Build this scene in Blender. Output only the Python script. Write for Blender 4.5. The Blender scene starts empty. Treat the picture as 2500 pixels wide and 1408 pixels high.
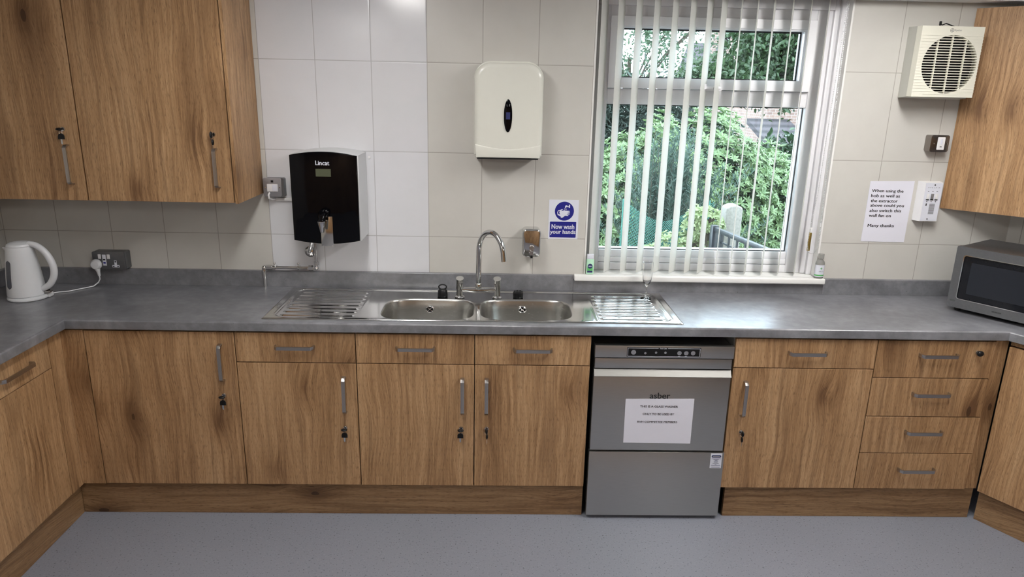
import bpy, bmesh, math, random
import numpy as np
from mathutils import Vector, Matrix
random.seed(7); rng = np.random.default_rng(7)
scene = bpy.context.scene
COL = scene.collection
# ------------------------------------------------------------------ camera
cam_d = bpy.data.cameras.new('camera'); cam = bpy.data.objects.new('camera', cam_d); COL.objects.link(cam)
cam_d.sensor_width = 36.0; cam_d.lens = 1710.62 / 2500 * 36; cam_d.clip_start = 0.05; cam_d.clip_end = 200
_y, _p, _r = 0.026913, -0.275349, 0.021677
F = Vector((math.sin(_y)*math.cos(_p), math.cos(_y)*math.cos(_p), math.sin(_p)))
R0 = Vector((math.cos(_y), -math.sin(_y), 0)); U0 = R0.cross(F)
RR = math.cos(_r)*R0 + math.sin(_r)*U0; UU = -math.sin(_r)*R0 + math.cos(_r)*U0
m = Matrix((RR, UU, -F)).transposed().to_4x4(); m.translation = (1.67688, -3.30217, 1.84517)
cam.matrix_world = m
scene.camera = cam
# ------------------------------------------------------------------ world, exposure
w = bpy.data.worlds.new('world'); scene.world = w; w.use_nodes = True
nt = w.node_tree; nt.nodes.clear()
out = nt.nodes.new('ShaderNodeOutputWorld'); bg = nt.nodes.new('ShaderNodeBackground')
sky = nt.nodes.new('ShaderNodeTexSky'); sky.sky_type = 'HOSEK_WILKIE'; sky.turbidity = 8; sky.ground_albedo = 0.3
sky.sun_direction = (0.3, -0.4, 0.8)
mixw = nt.nodes.new('ShaderNodeMixRGB'); mixw.inputs[0].default_value = 0.8
mixw.inputs[2].default_value = (.74, .87, 1.0, 1)
nt.links.new(sky.outputs[0], mixw.inputs[1]); nt.links.new(mixw.outputs[0], bg.inputs[0])
bg.inputs[1].default_value = 12.5
nt.links.new(bg.outputs[0], out.inputs[0])
vs = scene.view_settings; vs.view_transform = 'Standard'; vs.look = 'None'; vs.gamma = 1; vs.use_curve_mapping = False
vs.exposure = 0.0
LIGHT_E = 33.5
CEIL = 2.45
LIGHTS = [(1.12, -1.40, .80), (3.15, -1.20, 1.30), (0.35, -4.2, 0.6), (3.3, -4.0, 1.0)]
# ------------------------------------------------------------------ materials
def nodes(name):
    m = bpy.data.materials.new(name); m.use_nodes = True
    n = m.node_tree; b = n.nodes['Principled BSDF']; return m, n, b
def N(n, t, **k):
    x = n.nodes.new(t)
    for a, v in k.items(): setattr(x, a, v)
    return x
def math_n(n, op, a, b=None, c=None, clamp=False):
    x = n.nodes.new('ShaderNodeMath'); x.operation = op; x.use_clamp = clamp
    for i, v in enumerate((a, b, c)):
        if v is None: continue
        if isinstance(v, (int, float)): x.inputs[i].default_value = v
        else: n.links.new(v, x.inputs[i])
    return x.outputs[0]
def mixc(n, f, a, b, mode='MIX'):
    x = n.nodes.new('ShaderNodeMixRGB'); x.blend_type = mode
    for i, v in enumerate((f, a, b)):
        if isinstance(v, (int, float)): x.inputs[i].default_value = v
        elif isinstance(v, tuple): x.inputs[i].default_value = (*v, 1)
        else: n.links.new(v, x.inputs[i])
    return x.outputs[0]
def noise(n, vec, scale, det=3, rough=.5, dist=0):
    x = N(n, 'ShaderNodeTexNoise'); x.inputs['Scale'].default_value = scale; x.inputs['Detail'].default_value = det
    x.inputs['Roughness'].default_value = rough; x.inputs['Distortion'].default_value = dist
    n.links.new(vec, x.inputs['Vector']); return x.outputs[0]
def mapping(n, vec, sc=(1,1,1), loc=(0,0,0), rot=(0,0,0)):
    x = N(n, 'ShaderNodeMapping'); x.inputs['Scale'].default_value = sc; x.inputs['Location'].default_value = loc
    x.inputs['Rotation'].default_value = rot; n.links.new(vec, x.inputs['Vector']); return x.outputs[0]
def ramp(n, f, stops):
    x = N(n, 'ShaderNodeValToRGB'); e = x.color_ramp.elements
    while len(e) < len(stops): e.new(0.5)
    for i, (p, c) in enumerate(stops):
        e[i].position = p; e[i].color = (*c, 1) if isinstance(c, tuple) else (c, c, c, 1)
    n.links.new(f, x.inputs[0]); return x.outputs[0]
def bump(n, b, h, strength=.2, dist=.002):
    x = N(n, 'ShaderNodeBump'); x.inputs['Strength'].default_value = strength; x.inputs['Distance'].default_value = dist
    n.links.new(h, x.inputs['Height']); n.links.new(x.outputs[0], b.inputs['Normal'])
def simple(name, col, rough=.4, metal=0., var=.06, scale=30, spec=.5, **kw):
    m, n, b = nodes(name)
    tc = N(n, 'ShaderNodeTexCoord').outputs['Object']
    f = noise(n, tc, scale)
    c2 = tuple(max(0, v*(1-var)) for v in col); c1 = tuple(min(1, v*(1+var)) for v in col)
    n.links.new(mixc(n, f, c1, c2), b.inputs['Base Color'])
    b.inputs['Roughness'].default_value = rough; b.inputs['Metallic'].default_value = metal
    b.inputs['Specular IOR Level'].default_value = spec
    for k, v in kw.items(): b.inputs[k].default_value = v
    return m
def wood(name, horiz=False, tint=(1,1,1)):
    m, n, b = nodes(name)
    geo = N(n, 'ShaderNodeNewGeometry').outputs['Position']
    oi = N(n, 'ShaderNodeObjectInfo').outputs['Random']
    sep = N(n, 'ShaderNodeSeparateXYZ'); n.links.new(geo, sep.inputs[0])
    x, y, z = sep.outputs
    off = math_n(n, 'MULTIPLY', oi, 37.0)
    if horiz: u = math_n(n, 'ADD', z, math_n(n, 'MULTIPLY', y, .13)); v = math_n(n, 'SUBTRACT', x, math_n(n, 'MULTIPLY', y, .8))
    else: u = math_n(n, 'SUBTRACT', x, math_n(n, 'MULTIPLY', y, .83)); v = z
    cb = N(n, 'ShaderNodeCombineXYZ')
    n.links.new(math_n(n, 'ADD', u, off), cb.inputs[0]); n.links.new(math_n(n, 'ADD', v, math_n(n, 'MULTIPLY', oi, 11.0)), cb.inputs[1]); n.links.new(off, cb.inputs[2])
    P = cb.outputs[0]
    # knots: cells stretched along the grain
    vo = N(n, 'ShaderNodeTexVoronoi'); vo.feature = 'F1'; vo.inputs['Scale'].default_value = 1.0
    n.links.new(mapping(n, P, (5.2, 2.3, 1)), vo.inputs['Vector'])
    d = vo.outputs['Distance']
    vcol = N(n, 'ShaderNodeSeparateColor'); n.links.new(vo.outputs['Color'], vcol.inputs[0])
    on = math_n(n, 'GREATER_THAN', vcol.outputs[0], .30)
    swirl = math_n(n, 'MULTIPLY', math_n(n, 'POWER', math_n(n, 'SUBTRACT', 1.0, math_n(n, 'MINIMUM', math_n(n, 'MULTIPLY', d, 2.2), 1.0)), 2.0), on)
    # slow warping of the grain
    warp = noise(n, mapping(n, P, (2.2, .9, 1)), 1.6, 2, .5)
    warp2 = noise(n, mapping(n, P, (9, 2.6, 1)), 1.4, 2, .6)
    s = math_n(n, 'ADD', math_n(n, 'MULTIPLY', warp, .085), math_n(n, 'MULTIPLY', warp2, .014))
    s = math_n(n, 'ADD', s, math_n(n, 'MULTIPLY', swirl, .040))
    sp = N(n, 'ShaderNodeSeparateXYZ'); n.links.new(P, sp.inputs[0])
    uu = math_n(n, 'ADD', sp.outputs[0], s)
    cb2 = N(n, 'ShaderNodeCombineXYZ'); n.links.new(uu, cb2.inputs[0]); n.links.new(sp.outputs[1], cb2.inputs[1]); n.links.new(sp.outputs[2], cb2.inputs[2])
    Q = cb2.outputs[0]
    broad = noise(n, mapping(n, Q, (9, .55, 1)), 1.0, 3, .55)
    mid = noise(n, mapping(n, Q, (85, 2.2, 1)), 1.0, 4, .6)
    fine = noise(n, mapping(n, Q, (300, 9, 1)), 1.0, 3, .6)
    pore = noise(n, mapping(n, Q, (560, 40, 1)), 1.0, 2, .5)
    rings = math_n(n, 'SINE', math_n(n, 'MULTIPLY', uu, 210.0))
    ringm = math_n(n, 'MULTIPLY', rings, math_n(n, 'MULTIPLY', math_n(n, 'SUBTRACT', noise(n, mapping(n, P, (6, 1.5, 1)), 1.3, 2), .50, clamp=True), .28))
    val = math_n(n, 'ADD', math_n(n, 'MULTIPLY', broad, .42), math_n(n, 'MULTIPLY', mid, .34))
    val = math_n(n, 'ADD', val, math_n(n, 'MULTIPLY', fine, .40))
    val = math_n(n, 'ADD', val, ringm)
    val = math_n(n, 'SUBTRACT', val, math_n(n, 'MULTIPLY', swirl, .26))
    val = math_n(n, 'ADD', math_n(n, 'MULTIPLY', math_n(n, 'SUBTRACT', val, .55), 1.22), .56)
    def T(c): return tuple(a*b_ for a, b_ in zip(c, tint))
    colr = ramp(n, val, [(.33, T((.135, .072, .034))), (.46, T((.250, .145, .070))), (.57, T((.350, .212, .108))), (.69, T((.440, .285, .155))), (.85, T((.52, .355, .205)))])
    streak = noise(n, mapping(n, Q, (48, 1.3, 1)), 1.0, 4, .65); sk_ = ramp(n, streak, [(.52, 0.0), (.68, 1.0)])
    colr = mixc(n, math_n(n, 'MULTIPLY', sk_, .50), colr, T((.150, .082, .040)))
    blot = noise(n, mapping(n, Q, (7, 1.1, 1)), 1.0, 3, .6); bk_ = ramp(n, blot, [(.54, 0.0), (.72, 1.0)])
    colr = mixc(n, math_n(n, 'MULTIPLY', bk_, .6), colr, T((.190, .110, .055)))
    poremask = ramp(n, pore, [(.30, 1.0), (.44, 0.0)])
    colr = mixc(n, math_n(n, 'MULTIPLY', poremask, .6), colr, T((.085, .045, .022)))
    core = math_n(n, 'MULTIPLY', math_n(n, 'LESS_THAN', math_n(n, 'ADD', d, math_n(n, 'MULTIPLY', fine, .03)), .07), math_n(n, 'GREATER_THAN', vcol.outputs[0], .40))
    halo = math_n(n, 'MULTIPLY', ramp(n, math_n(n, 'ADD', d, math_n(n, 'MULTIPLY', mid, .12)), [(.10, 1.0), (.26, 0.0)]), math_n(n, 'GREATER_THAN', vcol.outputs[0], .40))
    colr = mixc(n, math_n(n, 'MULTIPLY', halo, .55), colr, T((.150, .080, .038)))
    colr = mixc(n, math_n(n, 'MULTIPLY', core, .75), colr, T((.045, .022, .011)))
    n.links.new(colr, b.inputs['Base Color'])
    b.inputs['Roughness'].default_value = .47; b.inputs['Specular IOR Level'].default_value = .35
    bump(n, b, math_n(n, 'ADD', fine, pore), .25, .0006)
    return m
def tile_mat():
    m, n, b = nodes('wall_tile_glaze')
    geo = N(n, 'ShaderNodeNewGeometry').outputs['Position']
    sep = N(n, 'ShaderNodeSeparateXYZ'); n.links.new(geo, sep.inputs[0]); x, y, z = sep.outputs
    right = math_n(n, 'GREATER_THAN', x, 2.7)
    ux = math_n(n, 'SUBTRACT', math_n(n, 'SUBTRACT', x, .614), math_n(n, 'MULTIPLY', right, .1345))
    uy = math_n(n, 'ADD', y, .05)
    onback = math_n(n, 'GREATER_THAN', y, -.004)
    u = math_n(n, 'ADD', math_n(n, 'MULTIPLY', ux, onback), math_n(n, 'MULTIPLY', uy, math_n(n, 'SUBTRACT', 1.0, onback)))
    cu = math_n(n, 'DIVIDE', u, .2497); cv = math_n(n, 'DIVIDE', math_n(n, 'SUBTRACT', z, 1.1641), .3968)
    fu = math_n(n, 'FRACT', cu); fv = math_n(n, 'FRACT', cv)
    du = math_n(n, 'MULTIPLY', math_n(n, 'MINIMUM', fu, math_n(n, 'SUBTRACT', 1.0, fu)), .2497)
    dv = math_n(n, 'MULTIPLY', math_n(n, 'MINIMUM', fv, math_n(n, 'SUBTRACT', 1.0, fv)), .3968)
    dd = math_n(n, 'MINIMUM', du, dv)
    grout = math_n(n, 'SUBTRACT', 1.0, math_n(n, 'DIVIDE', math_n(n, 'SUBTRACT', dd, .0008), .0012, clamp=True), clamp=True)
    edge = math_n(n, 'MINIMUM', math_n(n, 'DIVIDE', dd, .005), 1.0)
    white = math_n(n, 'MULTIPLY', math_n(n, 'MULTIPLY', math_n(n, 'GREATER_THAN', x, .614), math_n(n, 'LESS_THAN', x, 1.363)), onback)
    idv = N(n, 'ShaderNodeCombineXYZ'); n.links.new(math_n(n, 'FLOOR', cu), idv.inputs[0]); n.links.new(math_n(n, 'FLOOR', cv), idv.inputs[1])
    wn = N(n, 'ShaderNodeTexWhiteNoise'); n.links.new(idv.outputs[0], wn.inputs['Vector'])
    cl = noise(n, geo, 7, 3, .6)
    cream = mixc(n, cl, (.625, .612, .575), (.555, .54, .505))
    wh = mixc(n, cl, (.74, .745, .78), (.68, .69, .72))
    base = mixc(n, white, cream, wh)
    base = mixc(n, math_n(n, 'MULTIPLY', wn.outputs[0], .07), base, (.45, .43, .40))
    gr = mixc(n, white, (.33, .315, .285), (.40, .40, .41))
    colr = mixc(n, grout, base, gr)
    n.links.new(colr, b.inputs['Base Color'])
    rg = math_n(n, 'ADD', math_n(n, 'MULTIPLY', white, -.20), .36)
    n.links.new(math_n(n, 'ADD', rg, math_n(n, 'MULTIPLY', grout, .4)), b.inputs['Roughness'])
    h = math_n(n, 'ADD', edge, math_n(n, 'MULTIPLY', noise(n, geo, 14, 2), .55))
    bump(n, b, h, .35, .0012)
    return m
def worktop_mat():
    m, n, b = nodes('worktop_laminate')
    g = N(n, 'ShaderNodeNewGeometry').outputs['Position']
    a = noise(n, mapping(n, g, (1, 1.4, 1)), 3.2, 5, .62, .6); c = noise(n, g, 26, 4, .6); s = noise(n, g, 170, 2, .5)
    v = math_n(n, 'ADD', math_n(n, 'MULTIPLY', a, .62), math_n(n, 'MULTIPLY', c, .38))
    colr = ramp(n, v, [(.33, (.105, .106, .116)), (.5, (.168, .170, .186)), (.68, (.262, .265, .288))])
    sm = ramp(n, s, [(.24, 1.0), (.31, 0.0)])
    colr = mixc(n, math_n(n, 'MULTIPLY', sm, .6), colr, (.04, .04, .042))
    n.links.new(colr, b.inputs['Base Color']); b.inputs['Roughness'].default_value = .30; b.inputs['Specular IOR Level'].default_value = .85
    bump(n, b, c, .08, .001); return m
def floor_mat():
    m, n, b = nodes('speckled_vinyl')
    g = N(n, 'ShaderNodeNewGeometry').outputs['Position']
    a = noise(n, g, 125, 2, .5); c = noise(n, g, 170, 2, .5); lo = noise(n, g, 1.8, 3)
    colr = mixc(n, lo, (.245, .257, .300), (.205, .216, .255))
    colr = mixc(n, math_n(n, 'MULTIPLY', ramp(n, a, [(.30, 1.0), (.38, 0.0)]), .75), colr, (.055, .058, .07))
    colr = mixc(n, math_n(n, 'MULTIPLY', ramp(n, c, [(.62, 0.0), (.7, 1.0)]), .5), colr, (.36, .37, .40))
    n.links.new(colr, b.inputs['Base Color']); b.inputs['Roughness'].default_value = .42
    bump(n, b, a, .15, .0008); return m
def steel(name, col=(.62,.62,.60), rough=.3, brush=(1,1,1), bs=200, amt=.12):
    m, n, b = nodes(name)
    tc = N(n, 'ShaderNodeNewGeometry').outputs['Position']
    f = noise(n, mapping(n, tc, brush), bs, 3, .6)
    n.links.new(mixc(n, f, tuple(c*1.08 for c in col), tuple(c*.9 for c in col)), b.inputs['Base Color'])
    b.inputs['Metallic'].default_value = 1.0
    n.links.new(math_n(n, 'ADD', math_n(n, 'MULTIPLY', f, amt), rough - amt/2), b.inputs['Roughness'])
    bump(n, b, noise(n, tc, 22, 2), .06, .002); return m
def leafm(name, col, var, trans=.35, rough=.4):
    m, n, b = nodes(name)
    g = N(n, 'ShaderNodeNewGeometry').outputs['Position']
    f = ramp(n, noise(n, g, 16, 3, .7), [(.3, 0.0), (.7, 1.0)])
    cc = mixc(n, f, col, var)
    n.links.new(cc, b.inputs['Base Color']); b.inputs['Roughness'].default_value = rough
    tr = N(n, 'ShaderNodeBsdfTranslucent'); n.links.new(cc, tr.inputs[0])
    mx = N(n, 'ShaderNodeMixShader'); mx.inputs[0].default_value = trans
    o = n.nodes['Material Output']; n.links.new(b.outputs[0], mx.inputs[1]); n.links.new(tr.outputs[0], mx.inputs[2]); n.links.new(mx.outputs[0], o.inputs[0])
    return m
def glassm(name, col=(1,1,1), rough=0.0, thin=True):
    m, n, b = nodes(name)
    g = N(n, 'ShaderNodeBsdfGlass'); g.inputs['Roughness'].default_value = rough; g.inputs[0].default_value = (*col, 1)
    f = noise(n, N(n, 'ShaderNodeTexCoord').outputs['Object'], 3)
    n.links.new(mixc(n, f, col, tuple(c*.985 for c in col)), g.inputs[0])
    o = n.nodes['Material Output']
    if thin:
        g.inputs['IOR'].default_value = 1.45
        tr = N(n, 'ShaderNodeBsdfTransparent'); tr.inputs[0].default_value = (*[c*.97 for c in col], 1)
        gl = N(n, 'ShaderNodeBsdfGlossy'); gl.inputs['Roughness'].default_value = .02
        fr = N(n, 'ShaderNodeFresnel'); fr.inputs[0].default_value = 1.35
        mx = N(n, 'ShaderNodeMixShader'); n.links.new(fr.outputs[0], mx.inputs[0]); n.links.new(tr.outputs[0], mx.inputs[1]); n.links.new(gl.outputs[0], mx.inputs[2])
        n.links.new(mx.outputs[0], o.inputs[0])
    else:
        g.inputs['IOR'].default_value = 1.5; n.links.new(g.outputs[0], o.inputs[0])
    return m
def emis(name, col, s):
    m, n, b = nodes(name); e = N(n, 'ShaderNodeEmission'); e.inputs[0].default_value = (*col, 1); e.inputs[1].default_value = s
    n.links.new(e.outputs[0], n.nodes['Material Output'].inputs[0]); return m
M = {}
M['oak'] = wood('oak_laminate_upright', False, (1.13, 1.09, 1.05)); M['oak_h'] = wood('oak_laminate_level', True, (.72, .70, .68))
M['tile'] = tile_mat(); M['top'] = worktop_mat(); M['floor'] = floor_mat()
M['ceiling'] = simple('ceiling_paint', (.78, .78, .79), .8)
M['plaster'] = simple('painted_plaster', (.70, .69, .66), .7)
M['carcass'] = simple('gap_darkened_board', (.30, .30, .285), .6)  # whitish board greyed so the gaps between fronts read as shade
M['pvc'] = simple('white_window_plastic', (.80, .80, .83), .28, var=.02)
M['gasket'] = simple('black_rubber', (.012, .012, .013), .5)
M['sill'] = simple('gloss_white_sill', (.82, .82, .80), .3, var=.03)
M['glass'] = glassm('window_glass', (.97, 1, .99)); M['flute'] = glassm('clear_glass', (1, 1, 1), 0, False)
M['chrome'] = steel('polished_chrome', (.66, .66, .66), .06, amt=.03)
M['sink'] = steel('sink_steel', (.66, .66, .65), .13, amt=.06)
M['bowl'] = steel('brushed_bowl_steel', (.50, .495, .475), .25, (1, 1, 14), 60, .12)
M['washer'] = steel('brushed_washer_steel', (.50, .495, .48), .36, (.3, 1, 12), 70, .14)
M['washer_lt'] = steel('polished_lip_steel', (.30, .295, .28), .5, (.3, 1, 12), 70, .1)
M['handle'] = steel('brushed_nickel', (.46, .44, .42), .30, (1, 1, 1), 220, .12)
M['bronze'] = steel('dark_nickel_box', (.30, .27, .25), .25, amt=.1)
M['cladgrey'] = simple('metal_clad_grey', (.16, .165, .175), .38, .6, .15)
M['cladlight'] = simple('metal_clad_silver', (.36, .36, .38), .4, .6, .12)
M['cream'] = simple('cream_plastic', (.72, .72, .65), .22, var=.02)
M['fan'] = simple('fan_cream_plastic', (.76, .75, .65), .35, var=.02)
M['fanside'] = simple('fan_grey_plastic', (.60, .60, .55), .4, var=.02)
M['white'] = simple('white_plastic', (.80, .80, .81), .3, var=.02)
M['kettle'] = simple('kettle_white_plastic', (.70, .715, .74), .3, var=.03)
M['kwin'] = simple('smoked_window', (.10, .105, .125), .15)
M['black'] = simple('black_plastic', (.008, .008, .009), .35, spec=.3)
M['void'] = simple('dark_interior', (.006, .006, .006), .9)
M['silver'] = simple('silver_painted_metal', (.60, .61, .62), .35, .25, .03)
M['gloss'] = simple('black_glass', (.002, .002, .003), .04, spec=.22)
M['lcd'] = simple('green_display', (.085, .095, .06), .25)
M['paper'] = simple('white_paper', (.74, .74, .82), .8, var=.02)
M['ink'] = simple('black_ink', (.012, .012, .014), .6)
M['blue'] = simple('sign_blue', (.012, .016, .22), .35)
M['signw'] = simple('sign_white', (.72, .74, .82), .35, var=.02)
M['greentint'] = simple('pale_green_lotion', (.50, .80, .60), .3)
M['green'] = simple('label_green', (.10, .45, .12), .4)
M['navy'] = simple('label_navy', (.02, .03, .12), .4)
M['brass'] = simple('brass', (.50, .38, .12), .3, .9)
M['slat'] = leafm('blind_fabric', (.86, .86, .83), (.83, .83, .80), .42, .7)
M['mw'] = steel('microwave_grey_metal', (.26, .265, .28), .42, (1, 1, 1), 120, .15)
M['mwglass'] = simple('microwave_door_glass', (.008, .009, .012), .08, spec=.35)
M['mwin'] = simple('microwave_cavity_window', (.014, .017, .024), .3)
M['amber'] = steel('steel_splash_plate', (.72, .70, .66), .12, amt=.05)
M['concrete'] = simple('exposed_aggregate_concrete', (.24, .225, .20), .85, var=.45, scale=60)
M['gate'] = simple('black_painted_steel', (.02, .022, .027), .4)
M['soil'] = simple('garden_soil', (.07, .06, .04), .9, var=.4, scale=8)
M['bark'] = simple('tree_bark', (.07, .055, .04), .85, var=.4, scale=20)
M['rhodo'] = leafm('rhododendron_leaf', (.070, .135, .048), (.190, .270, .115), .22, .35)
M['rhodo_d'] = leafm('dark_leaf', (.012, .032, .014), (.035, .070, .030), .12, .35)  # darker leaf colour for the inner leaves and the low tree
M['gorse'] = leafm('bluegreen_needles', (.035, .072, .055), (.085, .135, .105), .2, .5)
M['sapling'] = leafm('pale_yellow_leaf', (.17, .23, .085), (.27, .32, .16), .3, .4)
M['treeleaf'] = leafm('tree_leaf', (.020, .048, .018), (.055, .095, .038), .3, .45)
M['lightleaf'] = leafm('light_tree_leaf', (.045, .085, .045), (.090, .140, .080), .3, .45)
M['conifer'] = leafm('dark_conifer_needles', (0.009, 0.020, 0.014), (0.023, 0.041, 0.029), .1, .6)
M['net'] = simple('green_garden_netting', (.05, .20, .16), .5)
def brick_mat():
    m, n, b = nodes('house_brick'); g = N(n, 'ShaderNodeNewGeometry').outputs['Position']
    sp = N(n, 'ShaderNodeSeparateXYZ'); n.links.new(g, sp.inputs[0]); cb = N(n, 'ShaderNodeCombineXYZ')
    n.links.new(math_n(n, 'ADD', sp.outputs[0], sp.outputs[1]), cb.inputs[0]); n.links.new(sp.outputs[2], cb.inputs[1])
    br = N(n, 'ShaderNodeTexBrick'); br.inputs['Scale'].default_value = 4.4; br.inputs['Color1'].default_value = (.24, .16, .13, 1)
    br.inputs['Color2'].default_value = (.17, .11, .095, 1); br.inputs['Mortar'].default_value = (.30, .27, .25, 1)
    n.links.new(cb.outputs[0], br.inputs['Vector']); n.links.new(br.outputs[0], b.inputs['Base Color']); b.inputs['Roughness'].default_value = .9; return m
def roof_mat():
    m, n, b = nodes('house_roof_tiles'); g = N(n, 'ShaderNodeNewGeometry').outputs['Position']
    wv = N(n, 'ShaderNodeTexWave'); wv.bands_direction = 'Z'; wv.inputs['Scale'].default_value = 3.2; wv.inputs['Distortion'].default_value = .5
    n.links.new(g, wv.inputs['Vector']); n.links.new(mixc(n, wv.outputs[0], (.020, .017, .020), (.060, .050, .057)), b.inputs['Base Color'])
    b.inputs['Roughness'].default_value = .85; return m
M['brick'] = brick_mat(); M['roof'] = roof_mat()
M['lamp'] = emis('lamp_diffuser', (1.0, .955, .89), LIGHT_E)
# ------------------------------------------------------------------ mesh builder
ROOTLOC = {}
class MB:
    def __init__(self, M4=None): self.bm = bmesh.new(); self.M = M4 or Matrix.Identity(4)
    def add(self, t):
        bmesh.ops.transform(t, matrix=self.M, verts=t.verts)
        me = bpy.data.meshes.new('t'); t.to_mesh(me); t.free(); self.bm.from_mesh(me); bpy.data.meshes.remove(me); return self
    def box(self, x0, x1, y0, y1, z0, z1, bev=0, seg=2):
        t = bmesh.new(); bmesh.ops.create_cube(t, size=1)
        bmesh.ops.transform(t, matrix=Matrix.Translation(((x0+x1)/2, (y0+y1)/2, (z0+z1)/2)) @ Matrix.Diagonal((abs(x1-x0), abs(y1-y0), abs(z1-z0), 1)), verts=t.verts)
        if bev: bmesh.ops.bevel(t, geom=t.edges[:], offset=bev, segments=seg, affect='EDGES', profile=.5)
        return self.add(t)
    def cyl(self, p0, p1, r0, r1=None, seg=24):
        r1 = r0 if r1 is None else r1
        return self.tube([p0, p1], [r0, r1], seg)
    def tube(self, pts, r, seg=12, caps=True):
        pts = [Vector(p) for p in pts]; n = len(pts); rs = r if isinstance(r, (list, tuple)) else [r]*n
        t = bmesh.new(); rings = []; up = None
        for i in range(n):
            d = (pts[min(i+1, n-1)] - pts[max(i-1, 0)]).normalized()
            if up is None:
                up = Vector((0, 0, 1)) if abs(d.z) < .9 else Vector((1, 0, 0))
            up = (up - d*up.dot(d)).normalized(); s = d.cross(up)
            rings.append([t.verts.new(pts[i] + (up*math.cos(a) + s*math.sin(a))*rs[i]) for a in [2*math.pi*k/seg for k in range(seg)]])
        for a, b_ in zip(rings, rings[1:]):
            for k in range(seg): t.faces.new((a[k], a[(k+1) % seg], b_[(k+1) % seg], b_[k]))
        if caps: t.faces.new(rings[0][::-1]); t.faces.new(rings[-1])
        bmesh.ops.recalc_face_normals(t, faces=t.faces[:]); return self.add(t)
    def lathe(self, prof, c=(0, 0, 0), seg=32, axis='z', sx=1, sy=1):
        t = bmesh.new(); rings = []
        for r, h in prof:
            ring = []
            for k in range(seg):
                a = 2*math.pi*k/seg; q = (r*math.cos(a)*sx, r*math.sin(a)*sy, h)
                if axis == 'y': q = (q[0], -q[2], q[1])
                if axis == 'x': q = (q[2], q[0], q[1])
                ring.append(t.verts.new((q[0]+c[0], q[1]+c[1], q[2]+c[2])))
            rings.append(ring)
        for a, b_ in zip(rings, rings[1:]):
            for k in range(seg): t.faces.new((a[k], a[(k+1) % seg], b_[(k+1) % seg], b_[k]))
        if prof[0][0] > 1e-6: t.faces.new(rings[0][::-1])
        if prof[-1][0] > 1e-6: t.faces.new(rings[-1])
        bmesh.ops.remove_doubles(t, verts=t.verts[:], dist=1e-6); bmesh.ops.recalc_face_normals(t, faces=t.faces[:]); return self.add(t)
    def prism(self, pts, a, b, plane='xz', bev=0, seg=3, both=False):
        # polygon in a plane, extruded from a to b along the remaining axis; bev rounds the edges of face a
        def P(p, h): return {'xz': (p[0], h, p[1]), 'xy': (p[0], p[1], h), 'yz': (h, p[0], p[1])}[plane]
        t = bmesh.new(); A = [t.verts.new(P(p, a)) for p in pts]; B = [t.verts.new(P(p, b)) for p in pts]
        fa = t.faces.new(A); fb = t.faces.new(B[::-1]); n = len(pts)
        for i in range(n): t.faces.new((A[i], B[i], B[(i+1) % n], A[(i+1) % n]))
        bmesh.ops.recalc_face_normals(t, faces=t.faces[:])
        if bev:
            es = list(fa.edges) + (list(fb.edges) if both else [])
            bmesh.ops.bevel(t, geom=es, offset=bev, segments=seg, affect='EDGES', profile=.5)
        return self.add(t)
    def plate(self, outer, holes, z0, z1):
        t = bmesh.new(); loops = []
        for L in [outer]+holes:
            vs_ = [t.verts.new((x, y, z1)) for x, y in L]; loops.append(vs_)
            for i in range(len(vs_)): t.edges.new((vs_[i], vs_[(i+1) % len(vs_)]))
        bmesh.ops.triangle_fill(t, use_beauty=True, use_dissolve=False, edges=t.edges[:])
        if z0 is not None:
            fs = list(t.faces); mp = {}
            for L in loops:
                for v in L: mp[v] = t.verts.new((v.co.x, v.co.y, z0))
            for f in fs: t.faces.new([mp[v] for v in f.verts][::-1])
            for L in loops:
                for i in range(len(L)):
                    a, b_ = L[i], L[(i+1) % len(L)]; t.faces.new((a, b_, mp[b_], mp[a]))
        bmesh.ops.recalc_face_normals(t, faces=t.faces[:]); return self.add(t)
    def sweep(self, prof, path):
        # prof: closed (out, z) outline; path: plan points; out is to the right of the path direction
        t = bmesh.new(); rings = []; P = [Vector(p) for p in path]; n = len(P)
        for i in range(n):
            d0 = (P[i]-P[i-1]).normalized() if i > 0 else (P[1]-P[0]).normalized()
            d1 = (P[i+1]-P[i]).normalized() if i < n-1 else d0
            n0 = Vector((d0.y, -d0.x)); n1 = Vector((d1.y, -d1.x)); mm = (n0+n1).normalized(); k = 1/max(.2, mm.dot(n0))
            rings.append([t.verts.new((P[i].x+mm.x*o*k, P[i].y+mm.y*o*k, z)) for o, z in prof])
        q = len(prof)
        for a, b_ in zip(rings, rings[1:]):
            for k in range(q): t.faces.new((a[k], a[(k+1) % q], b_[(k+1) % q], b_[k]))
        t.faces.new(rings[0]); t.faces.new(rings[-1][::-1])
        bmesh.ops.recalc_face_normals(t, faces=t.faces[:]); return self.add(t)
    def loft(self, rings, closed_ends=(False, True)):
        t = bmesh.new(); R = [[t.verts.new(p) for p in r] for r in rings]; q = len(R[0])
        for a, b_ in zip(R, R[1:]):
            for k in range(q): t.faces.new((a[k], a[(k+1) % q], b_[(k+1) % q], b_[k]))
        if closed_ends[0]: t.faces.new(R[0][::-1])
        if closed_ends[1]: t.faces.new(R[-1])
        bmesh.ops.recalc_face_normals(t, faces=t.faces[:]); return self.add(t)
    def ell(self, c, r, u=24, v=16):
        t = bmesh.new(); bmesh.ops.create_uvsphere(t, u_segments=u, v_segments=v, radius=1)
        bmesh.ops.transform(t, matrix=Matrix.Translation(c) @ Matrix.Diagonal((*r, 1)), verts=t.verts); return self.add(t)
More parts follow.
